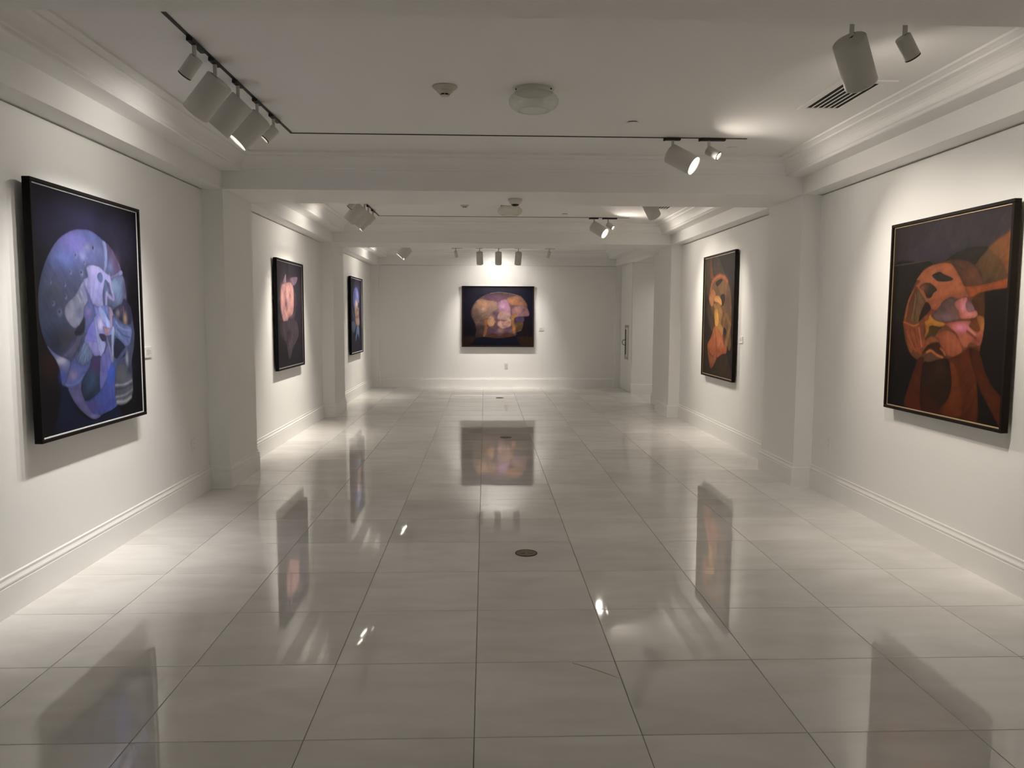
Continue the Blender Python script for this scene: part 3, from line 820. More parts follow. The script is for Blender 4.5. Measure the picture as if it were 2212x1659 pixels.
  ['g',(70,52,60),0.5,879,584,52,206,2],
  ['g',(74,56,64),0.5,501,856,243,61,2],
  ['g',(150,112,112),0.22,531,581,243,227,2],
  ['p',(15,17,38),4,1.0,[(149,-13),(166,90),(207,140),(276,160),(474,142),(619,154),(730,182),(759,155),(783,79),(792,-11)]],
 ],
 'R2': [
  ['b',(48,41,38)],
  ['g',(58,42,32),0.8,120,148,182,220,0],
  ['g',(40,35,37),0.8,937,513,146,458,0],
  ['p',(72,62,50),8,1.0,[(30,955),(182,960),(248,765),(170,660),(57,720)]],
  ['p',(114,72,54),8,1.0,[(168,954),(254,981),(351,814),(262,778),(195,853)]],
  ['p',(74,62,52),6,1.0,[(254,981),(453,982),(586,896),(701,816),(744,781),(513,828),(350,817),(287,869)]],
  ['p',(82,64,52),6,1.0,[(123,544),(174,630),(257,558),(386,444),(337,372),(212,428)]],
  ['p',(118,88,64),5,1.0,[(234,758),(345,810),(512,831),(675,811),(772,760),(847,705),(891,592),(905,474),(890,381),(913,283),(869,235),(788,266),(768,211),(502,166),(329,179),(164,253),(283,328),(388,422),(354,479),(257,558),(170,660)]],
  ['g',(92,68,58),0.7,798,634,102,99,0],
  ['g',(140,106,66),0.6,631,731,157,62,0],
  ['l',(198,114,72),36,0.9,[(239,715),(277,775),(402,812),(540,822),(677,802),(759,767)],0],
  ['p',(60,48,42),3,1.0,[(392,774),(543,796),(612,785),(466,743)]],
  ['p',(62,52,50),3,1.0,[(571,665),(677,673),(696,622),(634,580),(589,623)]],
  ['p',(64,50,42),3,1.0,[(487,556),(567,528),(541,464),(507,480)]],
  ['p',(54,46,42),3,1.0,[(680,405),(748,400),(766,366),(680,288)]],
  ['p',(182,122,82),3,1.0,[(180,659),(297,724),(402,682),(364,641),(313,582),(223,601)]],
  ['p',(222,160,98),3,1.0,[(385,662),(502,666),(595,623),(583,588),(366,627)]],
  ['p',(174,128,82),3,1.0,[(334,599),(480,613),(595,569),(634,514),(588,445),(673,405),(626,343),(415,444),(390,543)]],
  ['p',(232,172,94),5,1.0,[(375,543),(476,556),(522,444),(417,422)]],
  ['p',(156,114,78),5,1.0,[(652,493),(732,539),(840,494),(900,448),(880,408),(794,263),(733,291),(814,407),(744,480),(681,426)]],
  ['p',(190,108,72),5,1.0,[(388,422),(504,403),(648,337),(686,290),(795,253),(744,197),(502,164),(298,184),(159,252),(283,328)]],
  ['g',(224,136,98),0.8,584,301,121,54,0],
  ['g',(160,84,54),0.6,581,211,213,34,1],
  ['g',(206,140,80),0.7,465,374,70,43,0],
  ['l',(64,36,28),9,0.9,[(395,419),(453,304),(494,168)],0],
  ['p',(66,51,38),5,1.0,[(305,66),(502,164),(742,209),(838,160),(923,19),(252,16)]],
  ['p',(154,92,62),6,1.0,[(165,246),(299,179),(486,163),(312,67),(213,152)]],
 ],
 'L2': [
  ['b',(46,41,50)],
  ['g',(58,51,66),0.8,825,599,200,382,0],
  ['g',(36,32,40),0.8,136,169,461,140,0],
  ['g',(60,52,58),0.6,368,936,360,64,0],
  ['p',(134,114,138),3,1.0,[(253,800),(351,872),(404,831),(384,792),(279,788)]],
  ['p',(118,98,118),3,1.0,[(499,841),(809,863),(688,783),(584,786)]],
  ['p',(38,33,40),10,1.0,[(386,951),(471,957),(477,790),(372,786)]],
  ['l',(98,84,98),9,0.8,[(136,651),(58,602),(58,519),(120,464),(201,457)],0],
  ['l',(116,100,116),12,0.8,[(648,745),(723,673),(700,552),(626,484)],0],
  ['p',(70,60,72),10,1.0,[(588,758),(712,688),(700,552),(565,491)]],
  ['p',(190,142,142),8,1.0,[(209,766),(355,793),(532,801),(625,759),(641,671),(620,566),(566,499),(415,470),(387,419),(295,411),(216,464),(156,561),(166,687)]],
  ['m'],
  ['g',(240,178,172),0.9,217,647,61,98,0],
  ['g',(150,108,116),0.7,333,692,40,86,0],
  ['g',(230,172,160),0.8,428,695,59,87,0],
  ['g',(96,70,84),0.9,344,592,41,43,0],
  ['g',(226,164,152),0.7,572,640,54,111,0],
  ['g',(130,100,112),0.7,495,726,29,109,0],
  ['g',(214,160,140),0.7,434,535,90,44,0],
  ['g',(120,90,110),0.7,504,484,122,30,0],
  ['g',(196,150,150),0.6,326,449,86,35,0],
  ['p',(78,66,77),8,1.0,[(144,429),(412,448),(593,462),(753,423),(807,308),(634,222),(471,94),(412,97),(336,232),(200,280),(105,352)]],
  ['l',(142,122,132),9,0.7,[(358,210),(433,95)],0],
  ['l',(142,122,132),9,0.7,[(622,365),(443,189)],0],
  ['l',(142,122,132),9,0.7,[(448,448),(442,375)],0],
  ['l',(142,122,132),9,0.7,[(579,298),(473,117)],0],
  ['l',(142,122,132),9,0.7,[(250,378),(311,269)],0],
  ['l',(142,122,132),9,0.7,[(760,401),(787,300),(618,215)],0],
  ['g',(40,34,40),0.8,432,332,89,28,0],
  ['l',(140,98,106),7.3,0.6,[(382,700),(367,666),(373,635)],2],
  ['l',(244,190,182),11.1,0.6,[(314,516),(348,496),(355,470)],2],
  ['l',(236,176,160),6.4,0.6,[(235,549),(254,516),(267,475)],2],
  ['l',(110,80,94),12.2,0.6,[(280,745),(310,710),(265,684)],2],
  ['l',(244,190,182),12.2,0.6,[(201,579),(190,564),(197,549)],2],
  ['l',(244,190,182),12.7,0.6,[(352,520),(371,505),(316,467)],2],
  ['l',(140,98,106),9.8,0.6,[(313,524),(279,509),(307,469)],2],
  ['l',(244,190,182),10.9,0.6,[(363,677),(397,660),(382,644)],2],
  ['l',(140,98,106),11.2,0.6,[(295,607),(298,572),(242,533)],2],
  ['l',(140,98,106),10.3,0.6,[(342,521),(330,505),(356,474)],2],
  ['l',(224,160,150),6.8,0.6,[(523,799),(509,758),(487,737)],2],
  ['l',(110,80,94),11.6,0.6,[(580,581),(572,556),(544,528)],2],
  ['l',(224,160,150),6.7,0.6,[(333,787),(292,749),(355,714)],2],
  ['l',(140,98,106),10.0,0.6,[(386,582),(397,565),(340,529)],2],
  ['l',(236,176,160),8.6,0.6,[(387,524),(358,491),(418,468)],2],
  ['l',(244,190,182),6.3,0.6,[(601,628),(623,600),(575,584)],2],
  ['l',(110,80,94),9.9,0.6,[(526,716),(491,696),(528,662)],2],
  ['l',(236,176,160),11.3,0.6,[(217,665),(246,641),(180,605)],2],
  ['l',(110,80,94),8.4,0.6,[(501,556),(479,514),(455,476)],2],
  ['l',(140,98,106),12.0,0.6,[(539,756),(536,735),(545,705)],2],
  ['l',(236,176,160),12.6,0.6,[(223,641),(254,612),(170,568)],2],
  ['l',(236,176,160),9.7,0.6,[(560,652),(583,619),(596,587)],2],
  ['l',(244,190,182),10.9,0.6,[(289,762),(287,734),(299,720)],2],
  ['l',(110,80,94),7.6,0.6,[(442,707),(457,668),(448,629)],2],
  ['l',(236,176,160),6.3,0.6,[(202,622),(207,596),(157,581)],2],
  ['l',(244,190,182),8.5,0.6,[(513,787),(513,759),(457,720)],2],
  ['l',(244,190,182),9.2,0.6,[(318,570),(288,542),(302,515)],2],
  ['l',(140,98,106),9.2,0.6,[(235,527),(269,509),(193,494)],2],
  ['l',(244,190,182),8.6,0.6,[(217,617),(212,582),(214,557)],2],
  ['l',(224,160,150),11.3,0.6,[(458,745),(415,709),(427,677)],2],
  ['l',(110,80,94),6.4,0.6,[(592,649),(620,627),(600,606)],2],
  ['l',(224,160,150),6.3,0.6,[(219,711),(205,691),(263,668)],2],
  ['l',(244,190,182),8.2,0.6,[(303,541),(309,519),(298,495)],2],
  ['l',(140,98,106),6.5,0.6,[(540,686),(536,662),(582,635)],2],
  ['l',(244,190,182),8.3,0.6,[(350,698),(352,679),(314,644)],2],
  ['l',(244,190,182),8.4,0.6,[(471,769),(477,741),(493,701)],2],
  ['l',(236,176,160),11.4,0.6,[(500,736),(513,720),(488,698)],2],
  ['l',(236,176,160),9.5,0.6,[(483,578),(440,549),(524,530)],2],
  ['l',(224,160,150),7.1,0.6,[(327,767),(352,751),(374,718)],2],
  ['l',(236,176,160),12.1,0.6,[(340,540),(327,511),(383,491)],2],
  ['l',(104,90,104),8.1,0.45,[(656,318),(630,292),(618,266)],0],
  ['l',(46,40,46),6.9,0.45,[(314,249),(336,223),(325,198)],0],
  ['l',(46,40,46),6.1,0.45,[(648,271),(647,245),(641,219)],0],
  ['l',(128,110,122),8.0,0.45,[(710,413),(696,387),(716,360)],0],
  ['l',(128,110,122),7.3,0.45,[(442,235),(442,210),(479,182)],0],
  ['l',(46,40,46),5.8,0.45,[(571,347),(572,321),(606,294)],0],
  ['l',(104,90,104),7.3,0.45,[(281,411),(246,387),(281,362)],0],
  ['l',(46,40,46),7.0,0.45,[(183,280),(152,256),(206,230)],0],
  ['l',(104,90,104),7.9,0.45,[(371,349),(348,324),(330,299)],0],
  ['l',(46,40,46),6.0,0.45,[(247,322),(228,297),(240,273)],0],
  ['l',(128,110,122),8.7,0.45,[(434,276),(434,250),(445,224)],0],
  ['l',(128,110,122),7.9,0.45,[(699,415),(703,388),(742,361)],0],
  ['l',(104,90,104),5.5,0.45,[(515,377),(498,351),(466,325)],0],
  ['l',(46,40,46),6.9,0.45,[(369,273),(380,248),(348,223)],0],
  ['l',(104,90,104),5.8,0.45,[(606,241),(616,214),(603,188)],0],
  ['l',(104,90,104),5.6,0.45,[(462,255),(452,229),(502,202)],0],
  ['l',(46,40,46),8.0,0.45,[(374,391),(396,366),(385,340)],0],
  ['l',(46,40,46),7.1,0.45,[(489,335),(469,309),(495,283)],0],
  ['l',(128,110,122),9.0,0.45,[(681,372),(696,345),(691,318)],0],
  ['l',(128,110,122),5.8,0.45,[(397,236),(361,212),(389,185)],0],
  ['l',(128,110,122),5.0,0.45,[(231,387),(239,362),(219,338)],0],
  ['l',(46,40,46),6.3,0.45,[(295,237),(321,210),(295,186)],0],
  ['l',(128,110,122),5.4,0.45,[(174,288),(153,264),(148,239)],0],
  ['l',(46,40,46),7.2,0.45,[(640,349),(653,323),(594,298)],0],
  ['l',(128,110,122),5.2,0.45,[(534,286),(537,259),(531,234)],0],
  ['l',(104,90,104),5.8,0.45,[(621,368),(629,342),(638,315)],0],
  ['l',(128,110,122),8.9,0.45,[(436,360),(420,335),(427,310)],0],
  ['l',(104,90,104),6.7,0.45,[(306,271),(321,245),(261,222)],0],
  ['l',(104,90,104),5.9,0.45,[(345,286),(326,262),(336,236)],0],
  ['l',(46,40,46),7.0,0.45,[(188,238),(201,213),(145,190)],0],
 ],
 'L3': [
  ['b',(36,33,55)],
  ['g',(48,45,70),0.7,418,904,594,109,0],
  ['g',(26,22,40),0.6,873,503,155,381,0],
  ['g',(38,38,66),0.6,443,98,496,88,0],
  ['p',(86,97,150),8,1.0,[(439,874),(589,851),(714,765),(707,683),(582,605),(391,589),(269,618),(233,733),(286,813)]],
  ['g',(126,126,172),0.8,588,777,98,67,0],
  ['g',(70,84,150),0.6,359,757,93,87,0],
  ['p',(148,124,116),10,1.0,[(417,722),(570,681),(613,622),(698,578),(692,503),(750,428),(720,368),(562,361),(436,408),(396,480),(332,561),(386,634)]],
  ['g',(226,196,184),0.9,490,650,97,44,0],
  ['g',(70,58,66),0.8,580,577,68,23,0],
  ['g',(180,140,110),0.7,625,533,69,30,0],
  ['g',(76,60,66),0.8,548,480,78,23,0],
  ['g',(200,150,120),0.8,527,407,68,37,0],
  ['g',(100,90,130),0.6,584,621,68,30,0],
  ['p',(76,86,126),8,1.0,[(132,609),(249,546),(364,444),(285,436),(170,531)]],
  ['p',(88,98,122),10,1.0,[(70,410),(194,432),(376,415),(446,356),(271,277),(137,303),(44,361)]],
  ['p',(104,124,160),8,1.0,[(538,363),(692,345),(710,198),(577,257),(415,162),(397,225)]],
  ['l',(120,110,150),7.9,0.55,[(476,675),(436,661),(428,648)],0],
  ['l',(226,200,186),6.9,0.55,[(576,619),(579,605),(552,592)],0],
  ['l',(70,58,70),9.8,0.55,[(455,674),(409,660),(466,647)],0],
  ['l',(70,58,70),7.2,0.55,[(479,624),(491,610),(500,597)],0],
  ['l',(226,200,186),9.4,0.55,[(665,434),(648,421),(651,408)],0],
  ['l',(190,150,120),6.4,0.55,[(476,631),(517,618),(509,605)],0],
  ['l',(190,150,120),8.3,0.55,[(576,616),(612,603),(607,589)],0],
  ['l',(190,150,120),7.7,0.55,[(559,580),(525,566),(538,553)],0],
  ['l',(226,200,186),7.9,0.55,[(673,697),(721,685),(673,671)],0],
  ['l',(70,58,70),10.0,0.55,[(599,491),(569,478),(588,464)],0],
  ['l',(190,150,120),6.7,0.55,[(451,512),(444,499),(457,486)],0],
  ['l',(190,150,120),6.4,0.55,[(608,647),(564,634),(579,621)],0],
  ['l',(70,58,70),6.5,0.55,[(641,517),(683,504),(619,491)],0],
  ['l',(226,200,186),9.6,0.55,[(400,596),(442,583),(420,570)],0],
  ['l',(190,150,120),7.3,0.55,[(725,706),(689,692),(737,679)],0],
  ['l',(226,200,186),7.2,0.55,[(668,438),(636,424),(660,410)],0],
  ['l',(70,58,70),7.3,0.55,[(436,589),(389,575),(390,562)],0],
  ['l',(190,150,120),10.0,0.55,[(436,465),(442,452),(428,439)],0],
  ['l',(226,200,186),6.2,0.55,[(445,424),(402,411),(411,398)],0],
  ['l',(226,200,186),8.2,0.55,[(624,663),(631,650),(604,636)],0],
  ['l',(190,150,120),9.1,0.55,[(390,449),(381,436),(434,423)],0],
  ['l',(120,110,150),8.0,0.55,[(554,634),(525,620),(546,607)],0],
  ['l',(70,58,70),8.0,0.55,[(607,576),(559,562),(580,549)],0],
  ['l',(70,58,70),7.7,0.55,[(476,643),(452,629),(457,616)],0],
  ['l',(226,200,186),10.0,0.55,[(693,613),(682,599),(730,586)],0],
  ['l',(226,200,186),8.0,0.55,[(599,462),(558,449),(568,436)],0],
 ],
}

def catmull(pts, n=6, closed=True):
    p = np.array(pts, float); m = len(p); out = []
    rng = range(m) if closed else range(m - 1)
    for i in rng:
        if closed:
            a, b, c, d = p[(i - 1) % m], p[i], p[(i + 1) % m], p[(i + 2) % m]
        else:
            a, b, c, d = p[max(0, i - 1)], p[i], p[i + 1], p[min(m - 1, i + 2)]
        for t in np.linspace(0, 1, n, endpoint=False):
            out.append(0.5 * ((2 * b) + (c - a) * t + (2 * a - 5 * b + 4 * c - d) * t * t + (3 * b - a - 3 * c + d) * t ** 3))
    if not closed:
        out.append(p[-1])
    return np.array(out)

def seg_dist(P, V, closed):
    best = np.full(len(P), 1e9)
    A = V if closed else V[:-1]
    Bv = np.roll(V, -1, 0) if closed else V[1:]
    for a, b in zip(A, Bv):
        ab = b - a; L2 = ab @ ab
        if L2 < 1e-12:
            continue
        t = np.clip(((P - a) @ ab) / L2, 0, 1)
        d = P - a - t[:, None] * ab
        best = np.minimum(best, (d * d).sum(1))
    return np.sqrt(best)

def inside(P, V):
    c = np.zeros(len(P), bool)
    x, y = P[:, 0], P[:, 1]
    for (x0, y0), (x1, y1) in zip(V, np.roll(V, -1, 0)):
        if y0 == y1:
            continue
        k = (y0 > y) != (y1 > y)
        c ^= k & (x < (x1 - x0) * (y - y0) / (y1 - y0) + x0)
    return c

RND = np.random.RandomState(3).rand(256, 256)
def vnoise(x, y):
    xi = np.floor(x).astype(int); yi = np.floor(y).astype(int)
    fx = x - xi; fy = y - yi
    fx = fx * fx * (3 - 2 * fx); fy = fy * fy * (3 - 2 * fy)
    a = RND[yi % 256, xi % 256]; b = RND[yi % 256, (xi + 1) % 256]; c = RND[(yi + 1) % 256, xi % 256]; d = RND[(yi + 1) % 256, (xi + 1) % 256]
    return (a * (1 - fx) + b * fx) * (1 - fy) + (c * (1 - fx) + d * fx) * fy

def paint_canvas(layers, nu, nv, wid, hei, u0, v0):
    """colour of every grid point of a canvas; u, v run over the outer frame (0..1), x/y in metres for distances"""
    uu = np.linspace(u0, 1 - u0, nu); vv = np.linspace(v0, 1 - v0, nv)
    Ug, Vg = np.meshgrid(uu, vv)
    P = np.stack([Ug.ravel() * wid, Vg.ravel() * hei], 1)
    C = np.zeros((len(P), 3)); last = np.ones(len(P)); head = last; nrs = np.random.RandomState(len(layers))
    sc = np.array([wid, hei]) / 1000.0
    for l in layers:
        if l[0] == 'm':
            head = last.copy()
        elif l[0] == 'b':
            C[:] = srgb(l[1])
        elif l[0] == 'p':
            _, c, e, al, pts = l
            V = catmull(pts, 5) * sc
            e = e * 0.0013
            lo, hi = V.min(0) - 3 * e, V.max(0) + 3 * e
            k = np.where((P >= lo).all(1) & (P <= hi).all(1))[0]
            if not len(k):
                continue
            Q = P[k]
            d = seg_dist(Q, V, True) * np.where(inside(Q, V), 1, -1)
            m = np.clip(d / (2 * e) + 0.5, 0, 1); m = m * m * (3 - 2 * m)
            # painted modelling: a thin darker contour just inside the edge
            dd = np.clip(d, 0, None)
            an = nrs.uniform(0, math.pi); ca, sa = math.cos(an), math.sin(an)
            st = vnoise((Q[:, 0] * ca + Q[:, 1] * sa) * 9, (Q[:, 1] * ca - Q[:, 0] * sa) * 55)
            gr = ((Q - Q.mean(0)) @ np.array([sa, ca])) / (np.abs(hi - lo).max() + 1e-6)
            col = np.array(srgb(c))[None, :] * (1 - 0.22 * np.exp(-dd / 0.004) - 0.22 * np.exp(-dd / 0.03) + 0.5 * gr + 0.30 * (st - .5) + .08)[:, None]
            m = m * al
            last = np.zeros(len(P)); last[k] = m
            m = m[:, None]
            C[k] = C[k] * (1 - m) + col * m
        elif l[0] == 'g':
            _, c, al, cu, cv, ru, rv, clip = l
            d = ((P[:, 0] - cu * sc[0]) / (ru * sc[0])) ** 2 + ((P[:, 1] - cv * sc[1]) / (rv * sc[1])) ** 2
            m = (np.exp(-d * 1.2) * al * (1, last, head)[clip])[:, None]
            C = C * (1 - m) + np.array(srgb(c)) * m
        elif l[0] == 'l':
            _, c, w, al, pts, clip = l
            V = catmull(pts, 6, False) * sc
            w = w * 0.0011
            d = seg_dist(P, V, False)
            m = (np.exp(-(d / (w * 0.6)) ** 2) * al * (1, last, head)[clip])[:, None]
            C = C * (1 - m) + np.array(srgb(c)) * m
    n = 0.5 * vnoise(P[:, 0] * 14, P[:, 1] * 14) + 0.3 * vnoise(P[:, 0] * 40 + 7, P[:, 1] * 34) + 0.2 * vnoise(P[:, 0] * 95, P[:, 1] * 80 + 3)
    C = C * (0.72 + 0.56 * n)[:, None]
    return C

def painting(key, origin, udir, ndir, wid, hei, depth, gap, rim, fil, frame_mat, fil_mat, res, gain, label):
    """origin: lower left corner of the frame as one faces it, on the wall plane; ndir points into the room"""
    U = Vector(udir); Nn = Vector(ndir); Z = Vector((0, 0, 1)); O = Vector(origin)
    base_pt = O + U * wid / 2
    t = thing('painting', base_pt, label, 'painting')
    rot = Matrix.Identity(4)
    for i in range(3):
        rot[i][0] = U[i]; rot[i][1] = -Nn[i]; rot[i][2] = Z[i]
    t.matrix_world = Matrix.Translation(base_pt) @ rot
    # local axes: x along the picture, -y into the room, z up
    h = wid / 2
    f0, f1 = -gap, -(gap + depth)
    for nm, mbx in (('frame_rail', MB().bbox(-h, h, f1, f0, 0, rim, .002)), ('frame_rail', MB().bbox(-h, h, f1, f0, hei - rim, hei, .002)),
                    ('frame_stile', MB().bbox(-h, -h + rim, f1, f0, rim, hei - rim, .002)), ('frame_stile', MB().bbox(h - rim, h, f1, f0, rim, hei - rim, .002))):
        mbx.build(nm, frame_mat, t)
    ff = f1 + 0.012
    a = rim; b = rim + fil
    fl = MB()
    fl.box(-h + a, h - a, ff, f0, a, b).box(-h + a, h - a, ff, f0, hei - b, hei - a)
    fl.box(-h + a, -h + b, ff, f0, b, hei - b).box(h - b, h - a, ff, f0, b, hei - b)
    fl.build('fillet', fil_mat, t)
    MB().box(-h + .12, h - .12, f0, -.0005, .10, hei - .10).build('backing', 'backing', t)
    nu, nv = res
    u0, v0 = b / wid, b / hei
    C = paint_canvas(PAINT[key], nu, nv, wid, hei, u0, v0)
    xs_ = np.linspace(-h + b, h - b, nu); zs_ = np.linspace(b, hei - b, nv)
    X, Zg = np.meshgrid(xs_, zs_)
    co = np.stack([X.ravel(), np.full(X.size, ff + 0.004), Zg.ravel()], 1)
    me = bpy.data.meshes.new('canvas')
    i = np.arange((nv - 1) * nu).reshape(nv - 1, nu)[:, :-1].ravel()
    quads = np.stack([i, i + 1, i + nu + 1, i + nu], 1)
    me.vertices.add(len(co)); me.vertices.foreach_set('co', co.ravel())
    me.loops.add(quads.size); me.loops.foreach_set('vertex_index', quads.ravel().astype(np.int32))
    me.polygons.add(len(quads)); me.polygons.foreach_set('loop_start', (np.arange(len(quads)) * 4).astype(np.int32))
    me.update(calc_edges=True)
    ca = me.color_attributes.new('paint', 'FLOAT_COLOR', 'POINT')
    ca.data.foreach_set('color', np.concatenate([C, np.ones((len(C), 1))], 1).astype(np.float32).ravel())
    me.materials.append(canvas_mat('oil_paint', gain))
    cv = link('canvas', me, t)
    cv['label'] = 'painted canvas'
    return t

painting('L1', (WL, 4.07, .831), (0, 1, 0), (1, 0, 0), 1.25, 1.385, .042, .038, .019, .007, 'black', 'white_fillet', (250, 290), 0.50,
         'large framed painting of a violet and blue faceted head, nearest on the left wall')
painting('L2', (WL, 8.79, .875), (0, 1, 0), (1, 0, 0), 1.266, 1.288, .042, .018, .020, .009, 'black', 'silver_fillet', (150, 220), 0.42,
         'dark framed painting of a pink rose-like head, middle one on the left wall')
painting('L3', (WL, 13.574, .819), (0, 1, 0), (1, 0, 0), 1.291, 1.384, .042, .018, .020, .010, 'black', 'white_fillet', (120, 200), 0.5,
         'dark blue framed painting of a fish-tailed figure, farthest on the left wall')
painting('R1', (WR, 5.375, .876), (0, -1, 0), (-1, 0, 0), 1.26, 1.285, .042, .028, .020, .007, 'brown_black', 'gold_fillet', (260, 270), 0.60,
         'large framed painting of an orange and pink skull, nearest on the right wall')
painting('R2', (WR, 10.08, .753), (0, -1, 0), (-1, 0, 0), 1.28, 1.539, .042, .018, .020, .008, 'brown_black', 'gold_fillet', (160, 270), 0.66,
         'tall framed painting of a glowing orange knotted figure, farther one on the right wall')
painting('BK', (-.494, YBW, .861), (1, 0, 0), (0, -1, 0), 1.528, 1.283, .042, .018, .022, .006, 'brown_black', 'dark_fillet', (230, 200), 0.42,
         'wide framed painting of a mauve and ochre head on the end wall')

# ------------------------------------------------------------------ track lighting
def track(segs, label):
    (ax, ay), _ = segs[0]
    t = thing('lighting_track', (ax, ay, ZC - .0006), label, 'track', 'lighting tracks')
    for (x0, y0), (x1, y1) in segs:
        mb = MB()
        if abs(x0 - x1) < 1e-6:
            mb.box(-.010, .010, y0 - ay, y1 - ay, -.0036, 0)
            mb.box(-.004, .004, y0 - ay + .02, y1 - ay - .02, -.0039, -.0035)
        else:
            mb.box(x0 - ax, x1 - ax, y0 - ay - .009, y0 - ay + .009, -.0036, 0)
            mb.box(x0 - ax + .02, x1 - ax - .02, y0 - ay - .003, y0 - ay + .003, -.0039, -.0035)
        mb.build('rail', 'track', t)
    return t

XT = -1.46
track([((XT, 3.57), (XT, 5.981)), ((XT + .011, 5.97), (2.01, 5.97)), ((XT + .011, 3.58), (2.1, 3.58))], 'slim black lighting track on the ceiling of the nearest bay')
track([((XT, 8.35), (XT, 10.761)), ((XT + .011, 10.75), (2.0, 10.75)), ((XT + .011, 8.36), (2.0, 8.36))], 'slim black lighting track on the ceiling of the middle bay')
track([((XT, 13.10), (XT, 15.541)), ((XT + .011, 15.53), (2.0, 15.53))], 'slim black lighting track on the ceiling of the farthest bay')

SZ = {'big': (.074, .224), 'small': (.0345, .110), 'mid': (.067, .250), 'tiny': (.030, .125)}
head_mesh = {}
def head_parts(kind):
    if kind in head_mesh:
        return head_mesh[kind]
    r, L = SZ[kind]
    b = min(.004, r * .08)
    # axis along -Z, pivot at the centre of the cap
    body = MB().lathe([(0, 0), (r - b, 0)], 40, smooth=False)
    body.lathe([(r - b, 0), (r, -b), (r, -L)], 40)
    body.lathe([(r, -L), (r - .003, -L), (r - .004, -L + .055)], 40)
    lens = MB().lathe([(r - .004, -L + .022), (0, -L + .024)], 40)
    rim = MB().lathe([(r + .0006, -L + .006), (r + .0006, -L - .0004), (r - .003, -L - .0004)], 40)
    slot = MB().box(-.007, .007, r * .30, r * .88, -.004, .0012)
    head_mesh[kind] = (body.mesh('housing', 'head'), lens.mesh('lens', 'lens'), rim.mesh('rim', 'brass_dark' if 'small' in kind else 'head'), slot.mesh('slot', 'dark'))
    return head_mesh[kind]

def spotlight(kind, x, y, along, target, label, group, power=1.0, tint=WARM, beam=None, spill=0.0, aim=None):
    r, L = SZ[kind]
    big = kind in ('big', 'mid')
    t = thing('track_spotlight', (x, y, ZC - .004), label, 'spotlight', group)
    al = .06 if big else .0975
    off = 0 if big else .03
    h, w = .018, .016
    ad = MB()
    if along == 'y':
        ad.bbox(-w, w, -al + off, al + off, -h, 0, .003).box(-w * .6, w * .6, -al - .012 + off, -al + off, -h - .004, -.002)
    else:
        ad.bbox(-al + off, al + off, -w, w, -h, 0, .003).box(-al - .012 + off, -al + off, -w * .6, w * .6, -h - .004, -.002)
    ad.build('adapter', 'track', t)
    MB().bbox(-.010, .010, -.0045, .0045, -.088, -h, .001).build('stem', 'head', t)
    piv = Vector((x, y, ZC - (.084 if big else .074)))
    lit = Vector(aim if aim else target)
    d = (Vector(target) - piv).normalized()
    # the stem enters the cap off centre, through a slot
    wv = Vector((0, 0, -1)) - d * (-d.z)
    wv.normalize()
    piv = piv + wv * r * .5
    xa = wv.cross(d)
    rm = Matrix.Identity(3)
    for i in range(3):
        rm[i][0] = xa[i]; rm[i][1] = -wv[i]; rm[i][2] = -d[i]
    q = rm.to_quaternion()
    body, lens, rim, slot = head_parts(kind)
    for nm, me in (('housing', body), ('lens', lens), ('rim', rim), ('slot', slot)):
        o = link(nm, me, t)
        o.location = piv - Vector(t.location)
        o.rotation_euler = q.to_euler()
    P_ = LAMP['big' if big else 'small']
    lamps = [('beam', P_['w'], beam or P_['beam'], P_['blend'])]
    if spill:
        lamps.append(('spill', spill, 150, .75))
    for nm, w_, ang, bl in lamps:
        ld = bpy.data.lights.new('lamp_' + nm, 'SPOT')
        ld.energy = w_ * power
        ld.color = tint
        ld.spot_size = math.radians(ang)
        ld.spot_blend = bl
        ld.shadow_soft_size = r * .45
        lo = link('lamp_' + nm, ld, t)
        lo.location = piv - Vector(t.location) + d * (L - .004)
        tgt = lit if nm == 'beam' else Vector((lit.x, lit.y, 2.05))
        lo.rotation_euler = (tgt - (piv + d * L)).to_track_quat('-Z', 'Y').to_euler()
    return t

gL1 = 'spotlights over the nearest left painting'
L1T = [('small', 4.03, 4.28, 'small white cylinder spotlight nearest on the left track'), ('big', 4.325, 4.52, 'big white cylinder spotlight, first of three on the near left track'),
       ('big', 4.71, 4.69, 'big white cylinder spotlight, middle of three on the near left track'), ('big', 5.093, 4.80, 'big white cylinder spotlight with glowing rim, last of three on the near left track'),
       ('small', 5.474, 5.15, 'small white cylinder spotlight at the far end of the near left track')]
for k, y, ty, lb in L1T:
    spotlight(k, XT, y, 'y', (WL + .04, ty, 1.80), lb, gL1, tint=(0.99, 0.93, 0.87), power=.95, aim=(WL, ty, 1.22), spill=4.5 if y == 4.71 else 0)
gR1 = 'spotlights over the nearest right painting'
R1C = (WR - .05, 4.74, 1.42)
spotlight('big', 1.676, 3.58, 'x', (2.95, 4.78, 1.10), 'big white cylinder spotlight hanging in front of the ceiling vent', gR1, spill=6)
spotlight('small', 1.924, 3.58, 'x', (2.93, 3.95, 1.55), 'small white cylinder spotlight at top right beside the vent', gR1)
spotlight('big', 1.436, 5.97, 'x', (2.93, 4.95, 1.72), 'big spotlight with glaring lens on the near cross track', gR1, spill=10, aim=(2.93, 4.85, 1.2))
spotlight('small', 1.716, 5.97, 'x', (2.93, 5.05, 1.85), 'small brightly lit spotlight on the near cross track', gR1)
gL2 = 'spotlights over the middle left painting'
